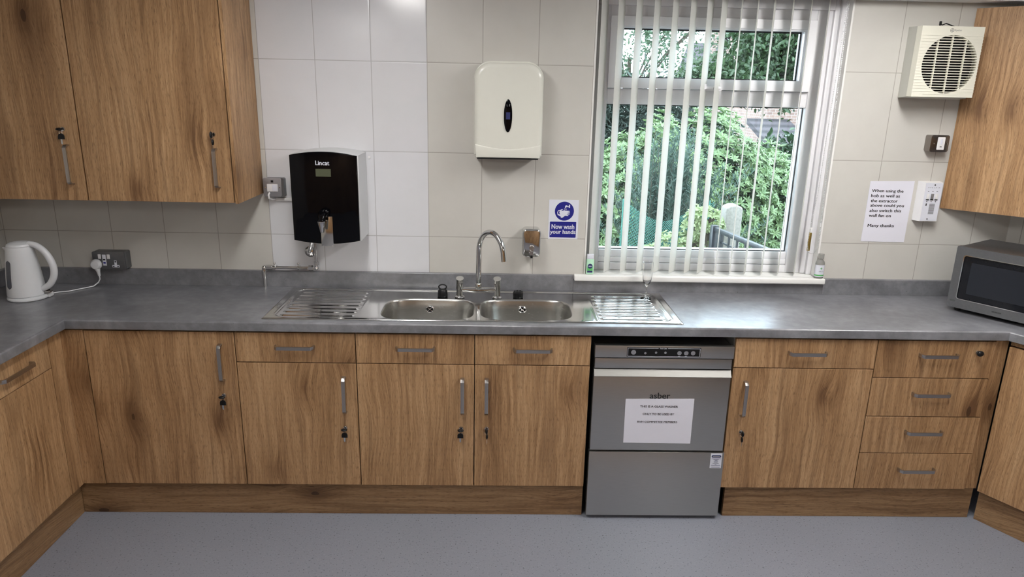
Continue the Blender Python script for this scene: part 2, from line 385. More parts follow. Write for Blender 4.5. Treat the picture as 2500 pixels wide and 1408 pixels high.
    def build(self, name, mat, parent=None, angle=38):
        bm = self.bm
        for f in bm.faces: f.smooth = True
        for e in bm.edges:
            if len(e.link_faces) == 2 and e.calc_face_angle(0) > math.radians(angle): e.smooth = False
        me = bpy.data.meshes.new(name); bm.to_mesh(me); bm.free()
        return link(name, me, mat, parent)
def link(name, me, mat, parent=None):
    me.materials.append(M[mat] if isinstance(mat, str) else mat)
    o = bpy.data.objects.new(name, me); COL.objects.link(o)
    if parent is not None:
        off = ROOTLOC.get(parent.name, Vector((0, 0, 0)))
        me.transform(Matrix.Translation(-off)); o.parent = parent; ROOTLOC[o.name] = off
    return o
def tag(o, label=None, cat=None, group=None, kind=None):
    if o.name.split('.')[0] in ('plinth', 'sink_plug'): group = {'plinth': 'oak-look plinth boards', 'sink_plug': 'black sink plugs'}[o.name.split('.')[0]]
    if label: o['label'] = label
    if cat: o['category'] = cat
    if group: o['group'] = group
    if kind: o['kind'] = kind
    return o
GROUPS = {'base_cabinet': 'oak-look base cupboards under the worktop', 'wall_cabinet': 'oak-look wall cupboards', 'ceiling_light': 'ceiling light panels', 'sink_plug': 'black sink plugs', 'plinth': 'oak-look plinth boards', 'house': 'houses seen through the window', 'printed_notice': 'printed paper notices'}
def thing(name, loc, label, cat, group=None):
    group = group or GROUPS.get(name)
    o = bpy.data.objects.new(name, None); COL.objects.link(o); o.location = loc; o.empty_display_size = .05
    ROOTLOC[o.name] = Vector(loc); return tag(o, label, cat, group)
def rrect(x0, x1, z0, z1, r, k=6):
    pts = []
    rs = r if isinstance(r, (list, tuple)) else (r, r, r, r)   # bl, br, tr, tl
    for (cx, cz, a0, q) in ((x0, z0, 180, rs[0]), (x1, z0, 270, rs[1]), (x1, z1, 0, rs[2]), (x0, z1, 90, rs[3])):
        sx = 1 if cx == x0 else -1; sz = 1 if cz == z0 else -1
        for i in range(k+1):
            a = math.radians(a0 + 90*i/k); pts.append((cx+sx*q+q*math.cos(a), cz+sz*q+q*math.sin(a)))
    return pts
def text(s, parent, c, w=None, h=None, ux=(1, 0, 0), uz=(0, 0, 1), mat='ink', bold=0.0, align='C', ext=.0003, name='lettering', spacing=1.0):
    cu = bpy.data.curves.new('txt', 'FONT'); cu.body = s; cu.size = 1;  cu.extrude = 0; cu.space_character = spacing
    cu.resolution_u = 3
    ob = bpy.data.objects.new('txt', cu); me = bpy.data.meshes.new_from_object(ob); bpy.data.objects.remove(ob)
    co = np.array([v.co[:] for v in me.vertices]); mn, mx = co.min(0), co.max(0)
    kx = kz = 1
    if h: kz = h/(mx[1]-mn[1]); kx = kz
    if w: kx = w/(mx[0]-mn[0]); kz = kx if not h else kz
    ox = {'C': (mn[0]+mx[0])/2, 'L': mn[0]}[align]; oz = (mn[1]+mx[1])/2
    ux, uz, c = Vector(ux), Vector(uz), Vector(c); nrm = ux.cross(uz)
    for v in me.vertices: v.co = c + ux*((v.co.x-ox)*kx) + uz*((v.co.y-oz)*kz) + nrm*ext
    if bold > 0:        # heavier strokes: the same outlines laid again a hair to each side
        q = bold*1.5; bm = bmesh.new(); base = [v.co.copy() for v in me.vertices]
        for i, (a, b_) in enumerate(((-q, 0), (q, 0), (0, q*.6), (0, -q*.6), (0, 0))):
            for v, p in zip(me.vertices, base): v.co = p + ux*(a*kx) + uz*(b_*kz) + nrm*(i*.00004)
            bm.from_mesh(me)
        bm.to_mesh(me); bm.free()
    return link(name, me, mat, parent)
def struct(name, mb, mat): o = mb.build(name, mat); o['kind'] = 'structure'; return o
def frame_prism(mb, o_, i_, ya, yb):
    t = bmesh.new(); n = len(i_)
    def ringat(L, y): return [t.verts.new((x, y, z)) for x, z in L]
    Of, If, Ob, Ib = ringat(o_, ya), ringat(i_, ya), ringat(o_, yb), ringat(i_, yb)
    for k in range(n):
        q = (k+1) % n
        t.faces.new((Of[k], Of[q], If[q], If[k])); t.faces.new((Ob[k], Ib[k], Ib[q], Ob[q]))
        t.faces.new((Of[k], Ob[k], Ob[q], Of[q])); t.faces.new((If[k], If[q], Ib[q], Ib[k]))
    bmesh.ops.recalc_face_normals(t, faces=t.faces[:]); mb.add(t)
def rect4(x0, x1, z0, z1): return [(x0, z0), (x1, z0), (x1, z1), (x0, z1)]
# ================================================================== SETTING
LWX = -.642                                   # left wall face
RC = Vector((4.17, 0.0)); RD = Vector((.515, -.857)); RN = Vector((.857, .515))   # right wall: corner, direction, outward normal
far = RC + RD*5.94
struct('floor', MB().box(-1.2, 8.6, -6.4, .0, -.1, 0), 'floor')
struct('ceiling', MB().box(-1.2, 8.6, -6.4, .3, CEIL, CEIL+.1), 'ceiling')
WX0, WX1, WZ0, WZ1 = 2.113, 3.262, .965, 2.30
struct('wall_back', MB().box(LWX-.2, WX0, 0, .26, 0, CEIL).box(WX1, 4.9, 0, .26, 0, CEIL).box(WX0, WX1, 0, .26, 0, WZ0).box(WX0, WX1, 0, .26, WZ1, CEIL), 'tile')
struct('wall_left', MB().box(LWX-.2, LWX, -5.3, 0, 0, CEIL), 'tile')
pr = [tuple(RC), tuple(far), tuple(far+RN*.2), tuple(RC+RN*.2)]
struct('wall_right', MB().prism(pr, 0, CEIL, 'xy'), 'tile')
struct('wall_front', MB().box(-1.2, 8.6, -5.3, -5.1, 0, CEIL), 'oak')  # unseen; oak finish stands in for cupboards mirrored in the steel
struct('trim_1', MB().box(LWX, WX0-.001, -.10, -.0005, 2.262, CEIL-.001).box(WX0-.001, 4.10, -.10, -.0005, 2.262, CEIL-.001), 'ceiling')
# ------------------------------------------------------------------ window
win = thing('window_1', (2.69, .1, .995), None, None); win['kind'] = 'structure'
f = MB()
f.box(2.121, 2.192, .075, .17, .995, 2.29, .004).box(3.134, 3.205, .075, .17, .995, 2.29, .004)
f.box(2.13, 3.205, .078, .17, 2.18, 2.29, .004).box(2.13, 3.205, .078, .17, .995, 1.032, .003).box(2.13, 3.205, .084, .17, 1.034, 1.060, .003)
f.box(2.13, 3.205, .09, .17, 1.060, 1.096, .003).box(2.19, 3.136, .080, .17, 1.794, 1.866, .006)
f.box(3.205, 3.228, .062, .17, .995, 2.29, .003).box(3.228, 3.254, .045, .17, .995, 2.29, .003)
f.box(2.13, 3.205, .060, .17, 2.225, 2.29, .003)
f.build('window_frame', 'pvc', win)
f = MB(); frame_prism(f, rect4(2.190, 3.131, 1.867, 2.179), rect4(2.230, 3.090, 1.906, 2.139), .060, .14)
frame_prism(f, rect4(2.2285, 3.0915, 1.9045, 2.1405), rect4(2.238, 3.082, 1.914, 2.131), .068, .139)
sash = f.build('opening_sash', 'pvc', win)
def ringbox(x0, x1, z0, z1, t, y0, y1, name, mat, parent):
    mb = MB(); frame_prism(mb, rect4(x0, x1, z0, z1), rect4(x0+t, x1-t, z0+t, z1-t), y0, y1); mb.build(name, mat, parent)
ringbox(2.234, 3.086, 1.909, 2.134, .010, .105, .112, 'gasket', 'gasket', sash)
MB().box(2.236, 3.084, .122, .126, 1.911, 2.132).build('pane', 'glass', sash)
ringbox(2.186, 3.140, 1.090, 1.800, .010, .105, .112, 'gasket', 'gasket', win)
MB().box(2.19, 3.137, .122, .126, 1.094, 1.796).build('pane', 'glass', win)
h = MB().prism(rrect(2.615, 2.720, 1.862, 1.885, .010), .058, .046, 'xz', .003).prism(rrect(2.618, 2.642, 1.868, 1.893, .008), .047, .030, 'xz', .003).box(2.62, 2.712, .034, .044, 1.868, 1.882, .004)
hd = h.build('sash_handle', 'pvc', win)
MB().cyl((2.682, .046, 1.874), (2.682, .030, 1.874), .008, seg=16).build('key_cylinder', 'handle', hd)
f = MB().box(2.113, 2.121, .0, .20, .99, 2.30).box(3.254, 3.262, .0, .20, .99, 2.30).box(2.121, 3.254, .0, .20, 2.291, 2.30)
f.build('reveal_lining', 'sill', win)
f = MB().box(2.114, 3.261, -.002, .25, .966, .994, 0).box(2.064, 3.290, -.045, -.001, .966, .994, .006, 3)
f.build('window_sill', 'sill', win)
# ------------------------------------------------------------------ vertical blind
bl = thing('vertical_blind', (2.69, .03, 2.29), 'cream vertical blind with turned slats hanging in the window above the sink', 'blind')
MB().box(2.125, 3.25, .005, .045, 2.266, 2.290, .002).build('headrail', 'white', bl)
sx = [2.155, 2.23, 2.31, 2.39, 2.472, 2.553, 2.627, 2.69, 2.767, 2.84, 2.915, 2.998, 3.080, 3.161]
al = [29, 29, 30, 31, 32, 33.5, 34, 33, 19.0, 20.8, 25.0, 24.0, 23.8, 25.0]
for i, (x, a) in enumerate(zip(sx, al)):
    a = math.radians(a); d = Vector((math.sin(a), math.cos(a), 0)); nn = Vector((math.cos(a), -math.sin(a), 0))
    rings = []
    for z in (1.003, 1.03, 1.45, 1.9, 2.266):
        tw = math.radians(1.5)*math.sin(z*3+i)
        ring = []
        for sgn in (1, -1):
            ks = range(7) if sgn == 1 else range(6, -1, -1)
            for k in ks:
                t = -1+2*k/6; b_ = .0035*(1-t*t)
                ring.append(Vector((x, .03, z)) + d*(t*.0445) + nn*(b_ + sgn*.0004 + tw*t*.02))
        rings.append(ring)
    MB().loft(rings, (True, True)).build('slat', 'slat', bl)
def chain_mesh(pts, step=.0078, r=.0027):
    mb = MB(); pts = [Vector(p) for p in pts]; acc = 0; t = bmesh.new()
    for a, b_ in zip(pts, pts[1:]):
        L = (b_-a).length; s_ = acc
        while s_ < L:
            p = a + (b_-a)*(s_/L); bmesh.ops.create_icosphere(t, subdivisions=1, radius=r, matrix=Matrix.Translation(p)); s_ += step
        acc = s_-L
    mb.add(t); mb.tube(pts, .0006, 5); return mb
cp = [(3.222, -.012, 2.262), (3.214, -.012, 1.8), (3.207, -.012, 1.40), (3.194, -.012, 1.25), (3.189, -.014, 1.16), (3.196, -.016, 1.125), (3.210, -.016, 1.112), (3.226, -.016, 1.118), (3.240, -.016, 1.145), (3.243, -.014, 1.20), (3.238, -.012, 1.40), (3.232, -.012, 1.85), (3.228, -.012, 2.262)]
chain_mesh(cp).build('bead_chain', 'silver', bl)
MB().box(3.194, 3.208, -.010, -.001, 1.125, 1.215, .003).build('brass_chain_weight', 'brass', bl)
MB().box(3.196, 3.207, -.011, -.001, 1.215, 1.240, .003).build('chain_clip', 'white', bl)
MB().cyl((3.241, -.013, 1.245), (3.241, -.013, 1.262), .004, seg=8).build('chain_joiner', 'white', bl)
# ================================================================== CABINETS
FY = -.543; DT = .018; ZB, ZS, ZT = .152, .729, .862
HX = .085
def handle(parent, c, horiz, n=(0, -1, 0), u=(1, 0, 0), L=.165):
    # flat bar handle with two feet; c = centre on the door face, n = outward, u = direction of a level handle
    n, u, c = Vector(n), Vector(u), Vector(c); a = u if horiz else Vector((0, 0, 1)); b_ = Vector((0, 0, 1)) if horiz else u
    Mx = Matrix((a, b_, n)).transposed().to_4x4(); Mx.translation = c
    if Mx.to_3x3().determinant() < 0: Mx = Mx @ Matrix.Diagonal((1, -1, 1, 1))
    mb = MB(Mx); h = L/2
    prof = [(-h, 0), (-h+.002, .020), (-h+.012, .030), (h-.012, .030), (h-.002, .020), (h, 0), (h-.006, 0), (h-.009, .017), (h-.015, .024), (-h+.015, .024), (-h+.009, .017), (-h+.006, 0)]
    mb.prism(prof, -.0075, .0075, 'xz', .0012, 2)
    # prism 'xz' puts outline depth on z and extrudes along local y
    return mb.build('handle', 'handle', parent)
def lock(parent, c, n=(0, -1, 0)):
    c, n = Vector(c), Vector(n)
    return MB().tube([c-n*.002, c+n*.002, c+n*.005], [.0095, .0095, .008], 20).cyl(c+n*.004, c+n*.007, .006, seg=16).build('lock', 'chrome', parent)
def keys(c, label, style='front', group='keys left hanging in the cupboard locks'):
    # c = lock face; one key in the lock, its twin hanging from the ring
    x, y, z = c
    t = thing('hanging_keys', (x, y, z), label, 'keys', group)
    if style == 'front':    # key in lock turned level, seen as a flat bow
        MB().ell((x-.001, y-.020, z+.001), (.0135, .011, .0058), 20, 12).box(x-.0035, x+.0035, y-.012, y-.006, z-.0012, z+.0012).build('key_in_lock', 'black', t)
        bw = -.0085
        MB().prism([(x-.0125+bw+.006, z-.040), (x+.0125+bw+.006, z-.040), (x+.0125+bw+.006, z-.027), (x+.009+bw+.006, z-.0195), (x+bw+.006, z-.0165), (x-.009+bw+.006, z-.0195), (x-.0125+bw+.006, z-.027)], y-.012, y-.007, 'xz', .001, 2, True).build('key_bow', 'black', t)
        MB().prism([(x-.0065, z-.040), (x+.0005, z-.040), (x+.0005, z-.058), (x-.003, z-.062), (x-.0065, z-.056)], y-.010, y-.0085, 'xz').build('key_blade', 'chrome', t)
    else:                   # seen edge on
        MB().ell((x, y-.020, z), (.0058, .011, .0135), 20, 12).box(x-.0012, x+.0012, y-.012, y-.006, z-.0035, z+.0035).build('key_in_lock', 'black', t)
        MB().ell((x+.002, y-.014, z-.030), (.0048, .010, .0125), 16, 10).build('key_bow', 'black', t)
        MB().box(x+.0015, x+.003, y-.017, y-.011, z-.062, z-.041, .0004).build('key_blade', 'chrome', t)
    r = MB(); pts = [(x-.001+.0065*math.cos(a), y-.012-.002*math.sin(a), z-.0135+.0065*math.sin(a)) for a in [2*math.pi*k/16 for k in range(17)]]
    r.tube(pts, .0009, 6, False); r.build('key_ring', 'chrome', t)
    return t
def carcass(parent, x0, x1, y0, y1, z0, z1, top=False, mat='carcass', M4=None):
    t = .016; mb = MB(M4)
    mb.box(x0, x0+t, y0, y1, z0, z1).box(x1-t, x1, y0, y1, z0, z1).box(x0+t, x1-t, y0, y1, z0, z0+t).box(x0+t, x1-t, y1-t, y1, z0+t, z1)
    if top: mb.box(x0+t, x1-t, y0, y1, z1-t, z1)
    return mb.build('carcass', mat, parent)
def front(parent, name, x0, x1, z0, z1, y=FY, M4=None, mat='oak'):
    g = .0019
    return MB(M4).box(x0+g, x1-g, y, y+DT, z0+g, z1-g, .0008, 1).build(name, mat, parent)
CY0, CY1 = FY+DT+.007, -.025
def drawer_door_unit(x0, x1, hx, label, hd, cat='cabinet'):
    t = thing('base_cabinet', ((x0+x1)/2, -.3, ZB), label, cat)
    carcass(t, x0+.001, x1-.001, CY0, CY1, ZB, .868)
    d = front(t, 'drawer_front', x0, x1, ZS, ZT); handle(d, (hd, FY, .801), True)
    d = front(t, 'door', x0, x1, ZB, ZS); handle(d, (hx, FY, .588), False)
    return t, d
# first unit, full-height door with corner post
t = thing('base_cabinet', (.3, -.3, ZB), 'oak-look base cupboard with one tall door, left of the sink beside the inner corner', 'cabinet')
carcass(t, -.008, .604, CY0, CY1, ZB, .868)
MB().box(-.104, -.0105, FY, FY+DT, ZB, ZT).build('corner_post', 'oak', t)
d = front(t, 'door', -.009, .605, ZB, ZT); handle(d, (.5455, FY, .728), False); lock(d, (.541, FY, .578))
keys((.541, FY-.005, .578), 'black keys hanging from the tall door at the left corner')
t, d = drawer_door_unit(.605, 1.1035, 1.050, 'oak-look drawer and door cupboard under the left drainer of the sink', .853); lock(d, (1.046, FY, .432))
keys((1.046, FY-.005, .432), 'black keys in the door below the left drainer, silver blade showing')
t, d = drawer_door_unit(1.1035, 1.600, 1.550, 'oak-look drawer and door cupboard under the left sink bowl, handle at its right edge', 1.3525); lock(d, (1.544, FY, .434))
keys((1.544, FY-.005, .434), 'black keys in the right edge of the door below the left sink bowl')
t, d = drawer_door_unit(1.600, 2.090, 1.652, 'oak-look drawer and door cupboard under the right sink bowl, touching the glass washer', 1.8445); lock(d, (1.654, FY, .434))
keys((1.654, FY-.005, .434), 'black keys seen edge-on in the door just left of the glass washer gap', 'side')
t, d = drawer_door_unit(2.700, 3.308, 2.760, 'oak-look drawer and wide door cupboard directly right of the glass washer', 3.0085); lock(d, (2.766, FY, .430))
keys((2.766, FY-.005, .430), 'black keys seen edge-on in the wide door right of the glass washer', 'side')
# drawer stack
t = thing('drawer_unit', (3.56, -.3, ZB), 'oak-look stack of four drawers in the right corner', 'cabinet')
carcass(t, 3.309, 3.819, CY0, CY1, ZB, .868)
zz = [ZT, .691, .509, .331, ZB]
for i in range(4):
    d = front(t, 'drawer_front', 3.308, 3.820, zz[i+1], zz[i]); handle(d, (3.573, FY, (.798, .619, .438, .253)[i]), True)
    if i == 0: lock(d, (3.743, FY, .812))
MB().box(3.8215, 3.8775, FY+.010, FY+.010+DT, ZB, ZT).build('corner_post', 'oak', t)
t = thing('lock_key', (3.743, FY-.006, .812), 'single black key pushed into the lock of the top right drawer', 'key')
MB().ell((3.742, FY-.020, .813), (.0145, .010, .0125), 20, 12).build('key_bow', 'black', t)
MB().cyl((3.742, FY-.012, .812), (3.742, FY-.0075, .812), .004, seg=10).build('key_blade', 'chrome', t)
# left run
XL = -.104
t = thing('base_cabinet', (-.35, -.93, ZB), 'oak-look drawer and door cupboard on the left run, facing right, cut by the picture edge', 'cabinet')
carcass(t, LWX+.005, XL-DT-.001, -1.226, -.630, ZB, .868, mat='carcass')
def lfront(name, y0, y1, z0, z1): return MB().box(XL-DT, XL, y0+.0016, y1-.0016, z0+.0016, z1-.0016, .0008, 1).build(name, 'oak', t)
MB().box(XL-DT, XL, -.6275, -.5435, ZB, ZT).build('corner_post', 'oak', t)
d = lfront('drawer_front', -1.226, -.628, ZS, ZT); handle(d, (XL, -.842, .797), True, (1, 0, 0), (0, 1, 0), .19)
d = lfront('door', -1.226, -.628, ZB, ZS)
# right run (angled)
Mr = Matrix((( .515, .857, 0, 3.880), (-.857, .515, 0, -.543), (0, 0, 1, 0), (0, 0, 0, 1)))
t = thing('base_cabinet', (4.2, -.75, ZB), 'oak-look base cupboard on the angled right run, only its plain door edge in view', 'cabinet')
carcass(t, .06, .66, .02, .44, ZB, .868, M4=Mr)
MB(Mr).box(.0, .66, .0015, .018, .846, .868).build('top_rail', 'oak', t)
d = MB(Mr).box(.004, .66, -.017, .001, ZB, .843, .0008, 1).build('door', 'oak', t)
# plinths
PY = -.530
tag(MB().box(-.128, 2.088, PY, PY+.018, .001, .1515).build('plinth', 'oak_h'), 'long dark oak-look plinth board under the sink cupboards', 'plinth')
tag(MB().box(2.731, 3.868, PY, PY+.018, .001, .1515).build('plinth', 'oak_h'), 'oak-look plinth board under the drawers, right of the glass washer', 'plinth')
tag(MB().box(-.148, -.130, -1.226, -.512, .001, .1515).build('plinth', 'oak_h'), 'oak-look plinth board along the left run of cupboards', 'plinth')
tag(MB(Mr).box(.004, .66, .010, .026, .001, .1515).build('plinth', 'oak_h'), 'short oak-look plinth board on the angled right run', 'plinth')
# wall cabinets, left
WY = -.33; WZB, WZT = 1.361, 2.23
t = thing('wall_cabinet', (.28, -.16, WZB), 'oak-look wall cupboard with end panel, hung left of the water boiler', 'cabinet')
carcass(t, -.029, .577, WY+DT+.001, -.003, WZB, WZT, True)
d = front(t, 'door', -.031, .577, WZB, WZT, WY); handle(d, (.5175, WY, 1.508), False); lock(d, (.514, WY, 1.645))
MB().box(.5805, .594, WY-.001, -.003, WZB-.001, WZT).build('end_panel', 'oak', t)
t = thing('wall_cabinet', (-.33, -.16, WZB), 'oak-look wall cupboard above the kettle in the left corner', 'cabinet')
carcass(t, -.637, -.033, WY+DT+.001, -.003, WZB, WZT, True)
d = front(t, 'door', LWX+.002, -.033, WZB, WZT, WY); handle(d, (-.085, WY, 1.512), False); lock(d, (-.094, WY, 1.655))
keys((.514, WY-.005, 1.645), 'black keys seen edge-on in the wall cupboard beside the water boiler', 'side')
keys((-.094, WY-.005, 1.655), 'black keys in the wall cupboard door above the kettle')
# wall cabinet, right (diagonal)
t = thing('wall_cabinet', (4.0, -.2, 1.345), 'pale oak-look wall cupboard set at an angle above the microwave', 'cabinet')
def U(p, q): return (3.811+.707*p+.707*q, -.707*p+.707*q)
def rw(s, o=.006): v = RC + RD*s - RN*o; return (v.x, v.y)
a0 = (3.811+.030, -.004)
MB().prism([(3.839, -.004), rw(.006), rw(.62), U(.70, .019), U(.025, .019)], 1.347, 2.238, 'xy').build('carcass', 'carcass', t)
MB().prism([(3.811, -.004), (3.836, -.004), U(.70, .018), U(.70, 0), (3.8135, -.0065)], 1.345, 2.240, 'xy').build('door', 'oak', t)
# ================================================================== WORKTOP
wt = thing('worktop', (1.7, -.3, .91), 'grey concrete-look laminate worktop running round three sides', 'worktop')
NZ = .557
wl = RC - RN*.003
g0 = Vector((3.855, -NZ)); gE = g0 + RD*.75
bE = wl + RD*(.75 + (g0-wl).dot(RD))
path = [(-.070, -1.226), (-.070, -NZ), (g0.x, -NZ), (gE.x, gE.y)]
IN = .014
Pn = [(-.070-IN, -1.226), (-.070-IN, -NZ+IN), (g0.x+IN*.6, -NZ+IN), (gE.x+RN.x*IN, gE.y+RN.y*IN)]
hole = [(.80, -.495), (2.40, -.495), (2.40, -.09), (.80, -.09)]
outer = [(LWX+.001, -1.226), Pn[0], Pn[1], Pn[2], Pn[3], (bE.x, bE.y), (wl.x, -.001), (LWX+.001, -.001)]
mb = MB().plate(outer, [hole], .870, .910)
prof = [(-IN, .870)] + [(-.0015, .870), (0, .8715)] + [(0, .902)] + [(-.008+.008*math.cos(a), .902+.008*math.sin(a)) for a in [math.radians(q) for q in (20, 40, 60, 75, 90)]] + [(-IN, .910)]
mb.sweep(prof, path)
mb.build('surface', 'top', wt)
up = [(-.006, .9105), (.020-.006, .9105), (.014, .985), (.012, .988), (-.006, .988)]
def ups(path, name='upstand', top=.988):
    pr = [(.0005, .9105), (.0190, .9105), (.0190, top-.003), (.0165, top), (.0005, top)]
    return MB().sweep(pr, path).build(name, 'top', wt)
ups([(LWX, -1.226), (LWX, -.0005), (2.062, -.0005)])
ups([(2.063, -.0005), (3.291, -.0005)], top=.9655)
ups([(3.292, -.0005), (RC.x-.002, -.0005), (RC.x+RD.x*.7, RC.y+RD.y*.7)])
# ================================================================== SINK
sk = thing('kitchen_sink', (1.59, -.28, .911), 'long stainless steel sink with two bowls and a ribbed drainer at each end', 'sink')
SX0, SX1, SY0, SY1 = .712, 2.482, -.514, -.046
def srect(cx, cy, hx, hy, n=4.0, k=72):
    out_ = []
    for i in range(k):
        a = 2*math.pi*i/k; c_, s_ = math.cos(a), math.sin(a)
        out_.append((cx+hx*math.copysign(abs(c_)**(2/n), c_), cy+hy*math.copysign(abs(s_)**(2/n), s_)))
    return out_
BW = [(1.391, -.346), (1.819, -.335)]; BHX, BHY = .203, .155
def sd(x, y, x0, x1, y0, y1, r):
    cx, cy, hx, hy = (x0+x1)/2, (y0+y1)/2, (x1-x0)/2-r, (y1-y0)/2-r
    qx, qy = abs(x-cx)-hx, abs(y-cy)-hy
    return math.hypot(max(qx, 0), max(qy, 0)) + min(max(qx, qy), 0) - r
def sm(t): t = min(1, max(0, t)); return t*t*(3-2*t)
CX0, CX1, CYA, CYB = 1.155, 2.062, -.508, -.160
def zf(x, y):
    e = -sd(x, y, SX0, SX1, SY0, SY1, .004)
    z = .9107 + .0040*sm(e/.005)
    rim = sd(x, y, SX0+.040, SX1-.040, SY0+.013, SY1-.020, .05)
    z += .0022*math.exp(-((rim)/.0035)**2)
    z -= .0035*sm((-rim)/.012)
    for (x0, x1, xa) in ((.782, 1.085, 1.103), (2.140, 2.405, 2.122)):
        z += .0022*math.exp(-((x-xa)/.0035)**2)*sm(-rim/.02)
        if x0-.02 < x < x1+.02:
            for j in range(8):
                yc = -.118 - j*.0490
                a0_, a1_ = x0+.010*(j % 1), x1
                dx = max(a0_+.008-x, 0, x-(a1_-.008)); dd_ = math.hypot(dx, y-yc)
                z += .0042*(1-sm((dd_-.004)/.010)) if yc > -.478 else 0
    return z
def axis(vals, cut):
    return sorted(set(round(v, 5) for v in vals+cut))
xs_ = axis(list(np.arange(SX0, SX1, .005))+[SX0+.001, SX0+.002, SX0+.003, SX1-.003, SX1-.002, SX1-.001, SX1], [CX0, CX1])
ys_ = axis(list(np.arange(SY0, SY1, .0035))+[SY0+.001, SY0+.002, SY1-.003, SY1-.002, SY1-.001, SY1], [CYA, CYB])
t = bmesh.new(); gv = {}
for i, x in enumerate(xs_):
    for j, y in enumerate(ys_): gv[i, j] = t.verts.new((x, y, zf(x, y)))
for i in range(len(xs_)-1):
    for j in range(len(ys_)-1):
        mx_, my_ = (xs_[i]+xs_[i+1])/2, (ys_[j]+ys_[j+1])/2
        if CX0 < mx_ < CX1 and CYA < my_ < CYB: continue
        t.faces.new((gv[i, j], gv[i+1, j], gv[i+1, j+1], gv[i, j+1]))
bmesh.ops.delete(t, geom=[v for v in t.verts if not v.link_faces], context='VERTS')
ZD = .9112
rimloop = [(x, CYA) for x in xs_ if CX0 <= x <= CX1] + [(CX1, y) for y in ys_ if CYA < y < CYB] + [(x, CYB) for x in reversed(xs_) if CX0 <= x <= CX1] + [(CX0, y) for y in reversed(ys_) if CYA < y < CYB]
deck = MB(); deck.add(t)
t = bmesh.new(); loops = []
for L, zc in [(rimloop, None)] + [(srect(cx, cy, BHX, BHY), ZD) for cx, cy in BW]:
    v_ = [t.verts.new((x, y, zf(x, y) if zc is None else zc)) for x, y in L]
    for i in range(len(v_)): t.edges.new((v_[i], v_[(i+1) % len(v_)]))
bmesh.ops.triangle_fill(t, use_beauty=True, use_dissolve=False, edges=t.edges[:])
for f_ in t.faces:
    if f_.normal.z < 0: f_.normal_flip()
deck.add(t); deck.build('drainer_deck', 'sink', sk, 60)
for cx, cy in BW:
    rings = []
    for (s_, dz, n_) in ((0, 0, 4), (.0015, -.0005, 4), (.004, -.003, 4), (.006, -.010, 4), (.012, -.05, 4), (.020, -.11, 4), (.028, -.135, 4), (.042, -.150, 3.6), (.062, -.158, 3.2), (.10, -.161, 2.8)):
        rings.append([(x, y, ZD+dz) for x, y in srect(cx, cy, BHX-s_, BHY-s_, n_)])
    b_ = MB().loft(rings, (False, True)).build('bowl', 'bowl', sk, 70)
    MB().lathe([(.0, -.0), (.040, .0), (.043, .002), (.043, -.002), (0, -.003)], (cx, cy+.02, ZD-.1585), 28).build('drain_cover', 'chrome', b_)
    # overflow on the rear wall
    yb = cy+BHY-.0140; zo = .866
    o_ = MB(); pts = [(cx+.012*math.cos(a)*1.4-.008, yb-.0035, zo+.012*math.sin(a)*1.2) for a in [2*math.pi*k/24 for k in range(25)]]
    o_.tube(pts, .0028, 8, False)
    for q in (45, 135):
        a = math.radians(q); o_.cyl((cx-.008-.0165*math.cos(a), yb-.004, zo-.0142*math.sin(a)), (cx-.008+.0165*math.cos(a), yb-.004, zo+.0142*math.sin(a)), .0018, seg=8)
    ov = o_.build('overflow', 'chrome', b_)
    MB().lathe([(0, 0), (.0155, 0), (.0155, .002), (0, .002)], (cx-.008, yb+.0005, zo), 20, 'y', 1, 1).build('overflow_hole', 'void', b_)
# tap
tp = thing('mixer_tap', (1.605, -.165, .914), 'chrome bridge mixer tap with a tall curved spout behind the sink bowls', 'tap')
mb = MB()
for x in (1.519, 1.692):
    mb.lathe([(0, 0), (.023, 0), (.0235, .004), (.0215, .0065), (.0155, .009), (.0155, .040), (0, .040)], (x, -.165, .9135), 32)
mb.tube([(1.519, -.165, .951), (1.55, -.165, .951), (1.575, -.165, .949), (1.635, -.165, .949), (1.66, -.165, .951), (1.692, -.165, .951)], [.0115, .0115, .0142, .0142, .0115, .0115], 24)
mb.lathe([(0, 0), (.0125, 0), (.0145, .008), (.0150, .020), (.0150, .036), (.0135, .038), (0, .038)], (1.6055, -.165, .945), 28)
mb.build('tap_body', 'chrome', tp)
pts = [(1.6055, -.165, .975), (1.6055, -.165, 1.03), (1.6055, -.165, 1.075), (1.6055, -.165, 1.115)]
dv = Vector((.112, -.125, 0)).normalized(); Rr = .0840; c0 = Vector((1.6055, -.165, 1.132))+dv*Rr
for k in range(0, 23):
    a = math.radians(180 - k*8.0)
    p = c0 + dv*(Rr*math.cos(a)) + Vector((0, 0, Rr*1.22*math.sin(a))); pts.append(tuple(p))
pe = Vector(pts[-1]); pts.append(tuple(pe + Vector((dv.x*.004, dv.y*.004, -.022))))
MB().tube(pts, .0122, 24).build('spout', 'chrome', tp)
for x in (1.519, 1.692):
    mb = MB().lathe([(0, 0), (.0165, 0), (.0168, .002), (.0168, .028), (0, .028)], (x, -.165, .9545), 28)
    # upper knob with a slanting flat
    k = 28; rb = [(x+(.0165)*math.cos(2*math.pi*i/k), -.165+.0165*math.sin(2*math.pi*i/k), .984) for i in range(k)]
    rt = [(x+.0178*math.cos(2*math.pi*i/k), -.165+.0178*math.sin(2*math.pi*i/k), 1.004+.0055*math.sin(2*math.pi*i/k)*1.2) for i in range(k)]
    mb.loft([rb, rt], (True, True)); mb.build('tap_handle', 'chrome', tp)
